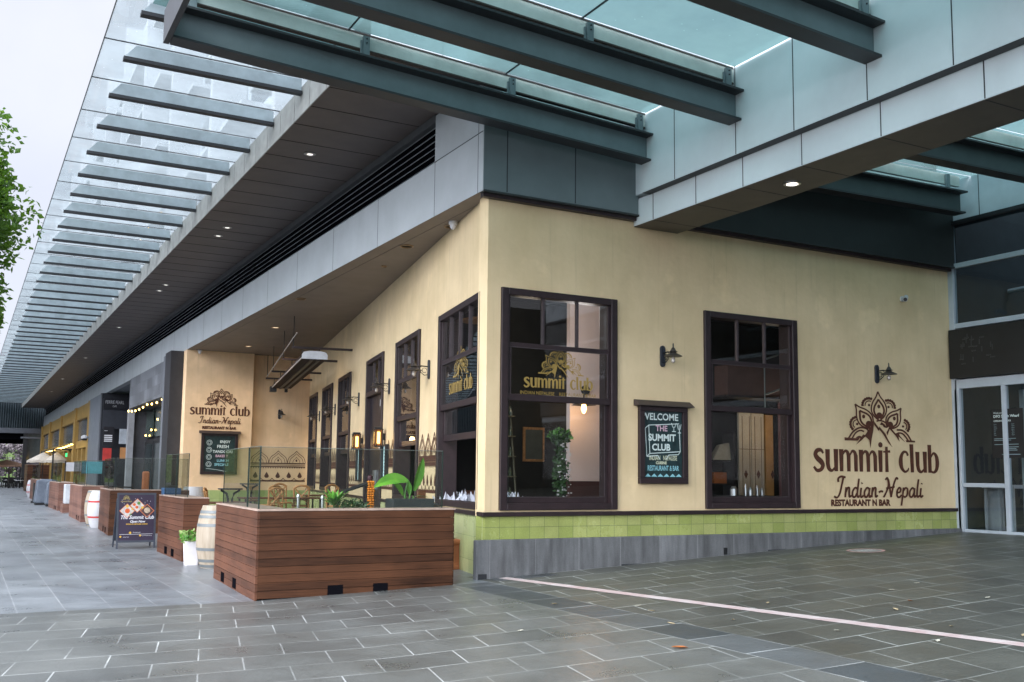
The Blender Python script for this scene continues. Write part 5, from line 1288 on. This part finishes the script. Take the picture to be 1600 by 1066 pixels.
mb = MB(); blade(mb, (-.0, 0, 1.42), (-.9, -.1, .22), .60, .20, .9, 10, .2, (.1, .55, .8)); blade(mb, (.10, 0, 1.28), (.30, .0, 1), .52, .17, -.05, 10, .2, (.9, .35, -.3)); blade(mb, (-.06, .05, 1.2), (-.4, .1, .8), .30, .13, .8, 8, .2, (.7, .5, .3)); blade(mb, (.04, .02, 1.2), (-.1, .1, .9), .26, .11, .3, 8, .2, (.9, .3, 0))
blade(mb, (.1, 0, 1.18), (1, .1, .25), .26, .05, .6); blade(mb, (.1, 0, 1.15), (.6, -.4, .3), .22, .04, .6)
mb.build('leaf', leaf_bright, bp_, smooth=True)
MB().tube([(-.06, 0, 1.1), (-.04, 0, 1.25), (.0, 0, 1.43)], .012, 6).tube([(.02, 0, 1.1), (.05, 0, 1.28)], .012, 6).tube([(0, .02, 1.1), (-.02, .05, 1.22)], .01, 6).tube([(.08, 0, 1.1), (.1, 0, 1.2)], .01, 6).build('stem', leaf_m, bp_)
def spiky(loc, label, n, L, w_, h0, m, seed):
    t = thing('spiky_plant', label, 'plant', loc); mb = MB(); rnd = random.Random(seed)
    for i in range(n):
        a = rnd.uniform(0, 6.28); e = rnd.uniform(.4, 2.2); blade(mb, (0, 0, h0), (math.cos(a), math.sin(a), e), L*rnd.uniform(.7, 1.1), w_, .5, 6)
    mb.build('leaf', m, t, smooth=True)
    MB().lathe([(.12, 0), (.16, .3), (.17, h0-.2 if h0 > .5 else .35)], n=14).build('pot', iron, t)
    MB().tube([(0, 0, .3), (0, 0, h0)], .02, 8).build('stem', bark, t)
spiky((-1.75, 1.1, gt(-1.7)), 'bright green spiky dracaena behind the front barrier glass', 34, .30, .05, 1.08, leaf_bright, 3)
t = thing('low_shrub', 'low dark green shrub along the barrier beside the spiky plant', 'shrub', (-1.50, 1.0, gt(-1.5)))
leaf_cloud(MB(), 520, 0, 0, 1.02, .30, .14, .15, .06, 41, .1, .5).build('foliage', leaf_dark, t)
bx('trough', iron, t, -.35, -.15, .5, .35, .15, .96)
# marigold garland
t = thing('garlanded_lectern', 'slanted dark lectern hung with orange marigold garlands near the door', 'lectern', (-1.12, 1.3, gt(-1.1)))
MB().hexa([(-.42, -.1, 1.26), (.02, -.1, 1.40), (.02, .15, 1.40), (-.42, .15, 1.26), (-.42, -.1, 1.285), (.02, -.1, 1.43), (.02, .15, 1.43), (-.42, .15, 1.285)]).build('reading_top', iron, t)
MB().box(-.05, -.04, 0, .03, .04, 1.4).box(-.2, -.2, 0, .18, .2, .03).build('post', iron, t)
mb = MB(); rnd = random.Random(12)
for x in (-.05, -.015, .02):
    for i in range(13):
        z = 1.42-i*.035; mb.lathe([(.003, -.02), (.022, -.008), (.026, .002), (.018, .016), (.003, .02)], x+rnd.gauss(0, .004), -.09+rnd.gauss(0, .006), z, 8)
mb.build('garland', marigold, t, smooth=True)
MB().lathe([(.03, 1.43), (.045, 1.47), (.04, 1.51), (.01, 1.53)], -.01, -.03, 0, 12).build('finial', mat('dark_maroon_ball', (.05, .01, .02), .5), t, smooth=True)
for i, (x, y) in enumerate(((-1.93, 2.3), (-1.86, 1.3))):
    t = thing('rope_stanchion', ['far brushed steel stanchion beside the spiky plant', 'near brushed steel stanchion beside the spiky plant'][i], 'stanchion', (x, y, gt(x)), 0, 'steel stanchions on the terrace')
    MB().tube([(0, 0, .02), (0, 0, 1.18)], .022, 10).build('post', silver, t, smooth=True)
    MB().lathe([(.03, 1.18), (.035, 1.21), (.02, 1.24)], n=12).build('finial', silver, t, smooth=True)
    MB().lathe([(.15, 0), (.15, .015), (.03, .03)], n=20).build('base', silver, t, smooth=True)
def chair(loc, rot, label):
    t = thing('cross_back_chair', label, 'chair', loc, rot, 'cross back cane chairs on the terrace')
    MB().lathe([(.21, .44), (.22, .46), (.20, .48)], n=20).build('seat', tan_wood, t, smooth=True)
    for x in (-.17, .17):
        MB().tube([(x*1.05, .2, 0), (x, .18, .45), (x*1.0, .2, .70), (x*1.08, .23, .92)], .022, 8).build('leg', tan_wood, t, smooth=True)
        MB().tube([(x*1.1, -.19, 0), (x, -.15, .45)], .015, 8).build('leg', tan_wood, t, smooth=True)
    bk = MB().tube([(-.18, .23, .90), (-.1, .25, .955), (0, .26, .97), (.1, .25, .955), (.18, .23, .90)], .028, 8)
    bk.tube([(-.17, .2, .5), (.0, .23, .70), (.16, .235, .9)], .019, 6).tube([(.17, .2, .5), (.0, .23, .70), (-.16, .235, .9)], .019, 6).tube([(-.17, .2, .6), (0, .22, .62), (.17, .2, .6)], .019, 6)
    bk.build('backrest', tan_wood, t, smooth=True)
    return t
ch = None
seats = [(.75, 13.6, 3.3, 'cane chair with its back to the walkway nearest the frieze'), (1.85, 14.6, 2.9, 'cane chair at the middle of the terrace table row'), (2.45, 13.2, .3, 'cane chair close to the side wall facing away'), (1.3, 16.0, 3.6, 'cane chair on the far side of the terrace table'), (-.4, 15.2, 1.2, 'cane chair at the walkway end of the terrace table'), (2.1, 17.2, .2, 'cane chair nearest the back return wall')]
for x, y, r_, lb_ in seats:
    if ch is None: ch = chair((x, y, gt(x)), r_, lb_); ch.scale = (1.18, 1.18, 1.12)
    else: dup(ch, (x, y, gt(x)), r_, lb_)
tb1 = dtable('terrace_table', 'long brown table on the terrace in front of the painted frieze', (1.2, 14.4, gt(1)), 0, 2.2, .8, .80)
dtable('terrace_table', 'small brown table by the side wall of the terrace', (2.6, 15.4, gt(2)), 0, 1.0, .8, .80)
dtable('terrace_table', 'small brown table behind the second barrier glass', (-.9, 12.6, gt(-.9)), 0, 1.3, .7, .80)
def pedestal(x, y, label):
    t = thing('bar_table', label, 'table', (x, y, gt(x)), 0, 'black pedestal bar tables')
    MB().lathe([(.30, 1.10), (.31, 1.12), (.30, 1.135)], n=24).build('tabletop', iron, t)
    mb = MB()
    for sgn in (-1, 1): mb.tube([(sgn*.05, 0, .03), (sgn*.05, 0, .85), (sgn*.09, 0, 1.0), (sgn*.24, 0, 1.09)], .028, 8)
    mb.build('pedestal', iron, t, smooth=True)
    MB().lathe([(.26, 0), (.26, .02), (.05, .04)], n=20).build('base', iron, t)
pedestal(-.62, 12.5, 'black pedestal bar table in front of the chalk board on the back wall'); pedestal(1.2, 17.8, 'black pedestal bar table in front of the painted frieze')
def stool(x, y, label):
    t = thing('bar_stool', label, 'stool', (x, y, gt(x)), 0, 'wooden topped bar stools')
    MB().lathe([(.17, .70), (.18, .72), (.17, .74)], n=18).build('seat', tan_wood, t)
    for a in range(4):
        c_, s_ = math.cos(a*1.57+.78), math.sin(a*1.57+.78); MB().tube([(c_*.12, s_*.12, .70), (c_*.2, s_*.2, 0)], .013, 6).build('leg', iron, t)
stool(-.05, 14.6, 'wooden topped stool right of the black bar table'); stool(.55, 14.9, 'wooden topped stool beside the second stool near the chalk board'); stool(-1.1, 15.2, 'wooden topped stool left of the black bar table')
t = thing('blue_bin', 'blue crate standing behind the glass by the dark shop column', 'crate', (-2.15, 12.0, gt(-2.15)))
sqprof(MB(), [(.17, .7), (.2, 1.18), (.19, 1.2), (.16, .75)]).build('tub', mat('blue_plastic', (.025, .085, .19), .5), t, bevel=.01)
bx('stand', iron, t, -.2, -.2, 0, .2, .2, .69)
t = thing('wooden_post', 'rounded red brown timber post behind the L shaped barrier', 'post', (-2.35, 14.6, 0))
MB().box(-.09, -.05, 0, .09, .05, 1.62).build('post', mat('orange_brown_post', (.36, .12, .045), .5), t, bevel=.04)
MB().tube([(-.1, 0, 1.05), (-.35, 0, 1.2), (-.9, 0, 1.22)], .02, 8).build('side_rail', iron, t)

# ------------------------------------------------------------------ neighbouring shopfronts along X = 0
ns = thing('grey_tiled_shopfront', 'grey stone tiled shopfront with dark glass doors and a string of bulbs', 'shop')
bx('dark_column', darkcol, ns, .02, 22.46, 0, .6, 23.95, 5.865) if 0 else None
bx('dark_column', darkcol, ns, -.0, 23.01, .0, .6, 24.0, 5.865)
bx('column_face', darkcol, ns, -.42, 23.0, 0, .018, 24.1, 5.86)
bx('frame_post', greyframe, ns, -.30, 24.11, 0, .3, 25.2, 5.86)
bx('stone_tile_panel', greytile, ns, -.04, 25.2, 4.5, .3, 35.5, 5.86)
bx('frame_post_far', mat('pale_post', (.25, .26, .28), .5), ns, -.05, 35.3, 0, .2, 35.75, 4.49)
bx('recess_wall', darkcol, ns, .8, 25.2, 0, 1.9, 35.5, 5.86)
bx('recess_side', mat('dark_stone_side', (.05, .052, .06), .5, var=.15), ns, .2, 35.5, 0, 1.6, 35.7, 4.49)
bx('recess_soffit', darkcol, ns, .3, 25.2, 4.42, 1.6, 35.5, 4.5)
dg = mat('dark_shop_glass', (.02, .03, .032), .08, var=.1, spec=.8)
for i in range(4):
    y = 25.6+i*2.45
    bx('shop_door', iron, ns, .7, y, .1, .78, y+2.3, 3.0); bx('door_glass', dg, ns, .685, y+.2, .3, .699, y+2.1, 2.85); bx('upper_glass', mat('greenish_shop_glass', (.05, .075, .07), .08, spec=.8), ns, .685, y+.1, 3.15, .699, y+2.2, 4.4)
def stringlights(label, pts, m=warm_bulb, sag=.08, r=.035, step=.45):
    t = thing('string_lights', label, 'string lights'); P = []; bl = []
    for (a, b) in zip(pts[:-1], pts[1:]):
        a, b = Vector(a), Vector(b); n = max(2, int((b-a).length/step))
        for i in range(n): 
            u = i/n; p = a.lerp(b, u); p.z -= sag*math.sin(math.pi*u); P.append(p); bl.append(p)
    P.append(Vector(pts[-1])); MB().tube(P, .006, 5).build('cable', iron, t)
    for p in bl:
        MB().lathe([(.01, 0), (r, -.03), (r*.8, -.075), (.005, -.09)], p.x, p.y, p.z, 8).build('bulb', m, t)
    return t
yb_ = emis('yellow_bulb', (1, .62, .15), 9)
stringlights('string of warm bulbs under the grey stone tiled panel', [(-.08, 35.3, 4.42), (-.08, 30, 4.42), (-.08, 25.3, 4.50), (-.08, 25.3, 2.8)], yb_, .1, .034, 1.05)
stringlights('bulbs strung across the dark upper shop glass', [(.6, 34.5, 3.3), (.6, 31.5, 3.9), (.6, 26.4, 4.2)], yb_, .1, .035, 1.1)
# cafe sign recess
cf_ = thing('cafe_shop', 'dark cafe front with white lettered sign and wall posters', 'shop')
bx('recess_wall', darkcol, cf_, 1.4, 35.75, 0, 1.7, 46, 5.86)
bx('recess_side', mat('navy_black_wall', (.018, .021, .028), .5), cf_, -.15, 45.0, 0, 1.4, 45.2, 5.86)
sb = MB().box(-.15, 44.2, 4.95, 1.4, 44.35, 5.55).build('sign', mat('black_sign_board', (.008, .009, .014), .4), cf_)
for (s_, sz, z) in (('FERRIE PEARL', .25, 5.25), ('CAFE', .14, 5.07)):
    text(s_, sz, white_paint, 'sign_lettering', cf_, (.40, 44.19, z), sx=.58, spacing=1.1)
bx('lower_panel', mat('navy_grey_panel', (.03, .034, .045), .5), cf_, -.15, 44.2, 3.9, 1.4, 44.3, 4.9)
bx('poster', mat('black_poster_board', (.01, .01, .014), .5), cf_, -.12, 44.05, 3.0, .42, 44.1, 4.0)
bx('poster', mat('red_poster', (.60, .05, .04), .5), cf_, -.10, 43.95, 2.2, .33, 44.0, 2.85)
bx('poster', mat('pale_notice', (.50, .55, .60), .6), cf_, .68, 43.95, 3.1, 1.10, 44.0, 3.9)
bx('poster', mat('orange_notice', (.60, .28, .10), .6), cf_, .76, 43.95, 2.3, 1.12, 44.0, 2.9)
mb = MB()
for i in range(4): mb.box(-.06, 44.03, 3.2+i*.10, .34, 44.045, 3.26+i*.10)
mb.lathe([(.09, -.01), (.09, .01)], .02, 44.03, 3.78, 10); mb.build('poster_print', white_ink, cf_)
bx('grey_pier', mat('blue_grey_pier', (.17, .19, .22), .5), cf_, -.15, 45.3, 0, .3, 51.0, 5.86)
bx('pier_post', greyframe, cf_, -.22, 45.0, 0, -.16, 45.28, 5.86)
# yellow shopfront
yf = thing('mustard_shopfront', 'mustard yellow timber shopfront farther along the street', 'shop')
bx('backing', mat('dark_shop_interior', (.02, .018, .018), .5), yf, .35, 51.05, 0, .6, 93, 5.86)
ysy = [51.2, 60.0, 71.3, 82.5, 92.6]
for i, y in enumerate(ysy):
    bx('pilaster', yellow_m, yf, -.12, y, 0, .34, y+1.1, 5.865)
for i in range(4):
    a, b = ysy[i]+1.1, ysy[i+1]
    bx('frieze_panel', yellow_m, yf, .0, a, 5.05, .34, b, 5.86)
    bx('moulding', mat('dark_mustard', (.30, .19, .05), .5), yf, -.04, a, 4.98, .34, b, 5.045)
    o = bx('window', mat('grey_blind_window', (.10, .115, .135), .2, var=.1), yf, .12, a, 3.6, .34, b, 4.97)
    bx('transom', yellow_m, yf, .0, a, 3.1, .34, b, 3.59)
    for k in range(3):
        y = a+(b-a)*(k+.5)/3; bx('mullion', yellow_m, yf, .02, y-.25, 0, .34, y+.25, 3.09)
stringlights('cluster of warm bulbs along the mustard shopfront awning', [(-.6, 56, 3.35), (-.9, 64, 3.2), (-.9, 74, 3.2), (-.7, 86, 3.0)], yb_, .05, .09, 1.3)
t = thing('awning_frame', 'thin dark awning frame projecting from the mustard shopfront', 'awning')
MB().box(-1.2, 62, 3.05, .0, 62.1, 3.15).box(-1.2, 74, 3.05, .0, 74.1, 3.15).box(-1.25, 62, 3.05, -1.15, 74.1, 3.15).box(-1.25, 62, 0, -1.15, 62.1, 3.05).box(-1.25, 74, 0, -1.15, 74.1, 3.05).build('frame', iron, t)
t = thing('exit_sign', 'green glowing exit sign inside the mustard shopfront', 'sign', (-.1, 66.0, 2.65))
bx('panel', emis('green_exit_glow', (.02, .8, .25), 1.2), t, 0, 0, 0, .5, .05, .26)
text('EXIT', .22, white_ink, 'lettering', t, (.25, -.01, .05))
t = thing('bell_lamp', 'white capped lamp on the mustard shopfront nearest pier', 'lamp', (-.35, 51.0, 3.55))
MB().lathe([(.2, 0), (.2, .12), (.08, .2)], n=16).build('cap', white_paint, t, smooth=True); MB().lathe([(.12, -.12), (.16, -.02), (.1, 0)], n=14).build('globe', iron, t)
bx('bracket', iron, t, -.03, -.03, .05, .4, .03, .1)
# far cross building
cb = thing('cross_building', 'dark corrugated building bridging the far end of the street', 'building')
mb = MB(); Y0 = 94.0
n = 300; x0, x1 = -30, .3
for i in range(n+1):
    x = x0+(x1-x0)*i/n; y = Y0-(.12 if i % 2 else 0)
    mb.v += [(x, y, 5.7), (x, y, 11.0)]
for i in range(n): mb.f.append((2*i, 2*i+2, 2*i+3, 2*i+1))
mb.build('corrugated_wall', corr, cb)
bx('lower_beam', mat('grey_beam', (.09, .10, .12), .5), cb, -30, 93.7, 5.2, .3, 94.4, 5.69)
bx('dark_soffit', black_m, cb, -30, 94.4, 4.6, .3, 112, 5.2); bx('upper_mass', corr, cb, -30, 94.2, 5.7, .3, 112, 11)
bx('column', iron, cb, -1.62, 93.5, 0, -1.25, 94, 5.2)
bx('link_glass', mat('dark_link_glass', (.06, .08, .085), .1, spec=.8), cb, -1.25, 93.9, 2.6, .0, 94.0, 5.19)
bx('link_base', mat('purple_grey_wall', (.12, .11, .13), .6), cb, -1.25, 93.8, 0, .0, 94.05, 2.59)
bx('link_rail', greyframe, cb, -1.9, 93.4, 4.7, .0, 93.49, 4.85)
# umbrellas far
def umbrella(loc, label, m, r, h, group='cafe umbrellas far along the street', fold=False):
    t = thing('cafe_umbrella', label, 'umbrella', loc, 0, group)
    if fold: MB().lathe([(.10, h-1.5), (.2, h-1.3), (.14, h-.5), (.03, h)], n=12).build('canopy', m, t, smooth=True)
    else:
        mb = MB(); n = 8; k = len(mb.v); mb.v.append((0, 0, h))
        for i in range(n*2):
            a = math.pi*i/n; q = r*(1 if i % 2 == 0 else .94); mb.v.append((q*math.cos(a), q*math.sin(a), h-.62+(.05 if i % 2 else 0)))
        for i in range(n*2): mb.f.append((0, 1+i, 1+(i+1) % (n*2)))
        mb.build('canopy', m, t)
        v = MB(); 
        for i in range(n*2):
            a, b = mb.v[1+i], mb.v[1+(i+1) % (n*2)]; k = len(v.v); v.v += [a, b, (b[0], b[1], b[2]-.16), (a[0], a[1], a[2]-.16)]; v.f.append((k, k+1, k+2, k+3))
        v.build('valance', m, t)
    MB().tube([(0, 0, 0), (0, 0, h)], .03, 8).build('pole', iron, t); MB().lathe([(.35, 0), (.35, .08), (.05, .1)], n=14).build('base', iron, t)
cream = mat('cream_canvas', (.55, .50, .42), .8); peach = mat('peach_canvas', (.80, .48, .32), .8); redc = mat('pink_red_canvas', (.75, .08, .14), .8)
umbrella((-1.55, 66, 0), 'cream cafe umbrella in front of the mustard shopfront', cream, 1.08, 2.95)
umbrella((-.9, 63, 0), 'small cream umbrella partly behind the dark awning frame', cream, .75, 2.95)
umbrella((-2.6, 103, 0), 'peach umbrella under the dark bridging building', peach, 2.2, 2.75)
umbrella((-4.3, 108, 0), 'pinkish red umbrella far left under the bridging building', redc, 2.2, 2.75)
umbrella((-6.05, 98, 0), 'folded pale umbrella on a round base at the left edge', cream, .3, 2.4, 'cafe umbrellas far along the street', True)
# far chairs
def dark_chair(loc, rot, label):
    t = thing('cafe_chair', label, 'chair', loc, rot, 'dark cafe chairs far along the street')
    bx('seat', iron, t, -.22, -.22, .44, .22, .22, .48); bx('backrest', iron, t, -.22, .2, .48, .22, .24, .95)
    for x in (-.2, .2):
        for y in (-.2, .2): bx('leg', iron, t, x-.02, y-.02, 0, x+.02, y+.02, .44)
    return t
dc = dark_chair((-2.6, 88, 0), .3, 'dark cafe chair among the far outdoor tables'); rnd = random.Random(77)
for i in range(21):
    dup(dc, (-3.1+rnd.random()*2.4, 88+rnd.random()*12, 0), rnd.uniform(0, 6.28))
def far_table(loc, label=None):
    t = thing('cafe_table', label, 'table', loc, 0, 'pale cafe tables far along the street')
    MB().lathe([(.38, .72), (.38, .75)], n=14).build('tabletop', white_paint, t); MB().tube([(0, 0, 0), (0, 0, .72)], .04, 6).build('pedestal', iron, t); return t
ft = far_table((-2.0, 88, 0), 'pale round cafe table among the far dark chairs')
for i in range(6): dup(ft, (-3.0+rnd.random()*2.2, 88+rnd.random()*10, 0))
t = thing('menu_stand', 'slim black post row standing before the far cafe tables', 'post rail', (-2.6, 98, 0))
for x in (0, .35, .7, 1.0): bx('post', iron, t, x, 0, 0, x+.07, .07, 2.0)
bx('top_rail', iron, t, 0, .01, 1.95, 1.07, .06, 2.02)
# covered furniture
t = thing('covered_planter', 'barrier draped in a crumpled grey blue cover along the walkway', 'cover', (-3.0, 39.5, 0))
sqprof(MB(), [(.55, .1), (.5, .7), (.46, 1.15), (.2, 1.22)]).build('cover', tarp, t, bevel=.05); bx('base', iron, t, -.5, -.5, 0, .5, .5, .1)
t = thing('covered_planter', 'second grey blue covered block just nearer along the walkway', 'cover', (-2.8, 37.3, 0))
sqprof(MB(), [(.42, .1), (.4, .7), (.36, 1.05), (.2, 1.12)]).build('cover', tarp, t, bevel=.05); bx('base', iron, t, -.38, -.38, 0, .38, .38, .1)
t = thing('white_cabinet', 'pale cabinet set between two dull brown barriers', 'cabinet', (-2.75, 29.6, 0))
bx('cabinet', mat('pale_cabinet', (.50, .53, .56), .5), t, -.3, -.4, .35, .4, .4, 1.1, bevel=.02); bx('plinth', wood_dark, t, -.38, -.48, 0, .48, .48, .34)
t = thing('street_menu_post', 'thin black leaning menu frame beside the far covers', 'sign', (-3.4, 42.5, 0))
bx('panel', iron, t, -.02, -.3, .1, .03, .3, 1.0); bx('foot', iron, t, -.1, -.28, 0, .15, .28, .1)
# pavement furniture inside terraces: panels of canvas
t = thing('canvas_screen', 'teal and white canvas screen behind the far glass barrier', 'screen', (-1.6, 41.0, 0))
bx('white_canvas', white_paint, t, -.55, 0, 1.6, .2, .03, 2.05); bx('teal_canvas', mat('teal_canvas', (.10, .35, .40), .7), t, .22, 0, 1.5, 1.2, .03, 2.1)
for x in (-.55, 1.18): bx('post', iron, t, x, -.02, 0, x+.04, .04, 2.1)

# unseen block added across the street to shade the far fascia and shopfronts
st = thing('street_shade_block', 'unseen long brick block added across the street to shade the far shopfronts', 'building', (-23, 26, 0))
bx('wall', mat('shade_block_brick', (.12, .09, .075), .8), st, -10, 0, -.3, 0, 95, 17)
for i in range(15):
    for z in (1, 5.2, 9.2, 13.2): bx('window', mat('added_block_window', (.02, .025, .03), .15), st, .005, 2+i*6.1, z, .03, 5+i*6.1, z+2.6)
for i, y in enumerate((24, 33, 43, 54, 66)):
    pass

# ------------------------------------------------------------------ trees
def tree(loc, label, crown, n, size, seed, trunk_h, m, name='street_tree', holes=7, group=None, tr=.16):
    rnd = random.Random(seed); t = thing(name, label, 'tree', loc, 0, group)
    cx, cy, cz, rx, ry, rz = crown
    tk = MB().tube([(0, 0, 0), (.06, .03, trunk_h*.5), (0, .05, trunk_h), (cx*.4, cy*.4, cz)], [tr, tr*.8, tr*.65, tr*.25], 9)
    clumps = []
    for i in range(int(16+n/500)):
        a, e = rnd.uniform(0, 6.28), rnd.uniform(-.9, 1.2); q = rnd.uniform(.55, .95)
        c = (cx+rx*q*math.cos(a)*math.cos(e), cy+ry*q*math.sin(a)*math.cos(e), cz+rz*q*math.sin(e)); clumps.append((c, rnd.uniform(.20, .36)))
        tk.tube([(0, .05, trunk_h), ((c[0])*.5, c[1]*.5, (trunk_h+c[2])/2+.3), c], [tr*.45, tr*.25, tr*.06], 6)
    tk.build('trunk', bark, t, smooth=True)
    mb = MB(); per = int(n/len(clumps))
    for i, (c, q) in enumerate(clumps):
        leaf_cloud(mb, per, c[0], c[1], c[2], rx*q, ry*q, rz*q*.8, size, seed*100+i, .2, -.35)
    mb.build('crown', m, t)
    return t
treeleaf = mat('bright_tree_leaf', (.10, .22, .03), .5, c2=(.02, .075, .012), scale=1.3)
nq = treeleaf.node_tree.nodes; lq = treeleaf.node_tree.links; bq = nq['Principled BSDF']; oq = nq['Material Output']
tq = nq.new('ShaderNodeBsdfTranslucent'); mq = nq.new('ShaderNodeMixShader'); mq.inputs[0].default_value = .42; tq.inputs[0].default_value = (.22, .42, .04, 1)
lq.new(bq.outputs[0], mq.inputs[1]); lq.new(tq.outputs[0], mq.inputs[2]); lq.new(mq.outputs[0], oq.inputs[0])
tree((-8.42, 6.0, 0), 'leafy green tree at the left edge in front of the canopy', (0, 0, 5.7, 2.35, 2.2, 2.75), 130000, .125, 3, 3.0, treeleaf)
tree((-8.5, 13.5, 0), 'second green tree farther behind the first at the left edge', (0, 0, 5.2, 2.3, 2.2, 2.8), 40000, .14, 9, 2.6, treeleaf)
# far greenery beyond the bridging building
palebark = mat('pale_far_foliage', (.34, .30, .30), .9, c2=(.14, .12, .14), scale=.8)
for i, (x, y, s_) in enumerate(((-9, 128, 1), (-5.0, 132, 1.1), (-1.5, 126, .9), (-12, 140, 1.2), (-7, 145, 1.3))):
    tree((x, y, 0), ['pale feathery tree %s' % q for q in ('leftmost beyond the bridging building', 'in the middle gap under the bridging building', 'right by the dark far column', 'far back on the left beyond the bridge', 'far back in the centre beyond the bridge')][i], (0, 0, 3.0*s_, 3.0*s_, 2.4*s_, 2.9*s_), 1500, .45, 50+i, 1.2, palebark if i < 3 else mat('pale_lime_far_foliage', (.30, .42, .16), .8, scale=1), 'far_tree', group='pale trees beyond the bridging building')
bx_ = bx('far_hedge', mat('lime_far_hedge', (.20, .30, .10), .8, var=.3, scale=2), None, -40, 152, 0, 20, 155, 7.5)
tag(bx_, 'bright green bank of planting closing the far end of the street', 'hedge')
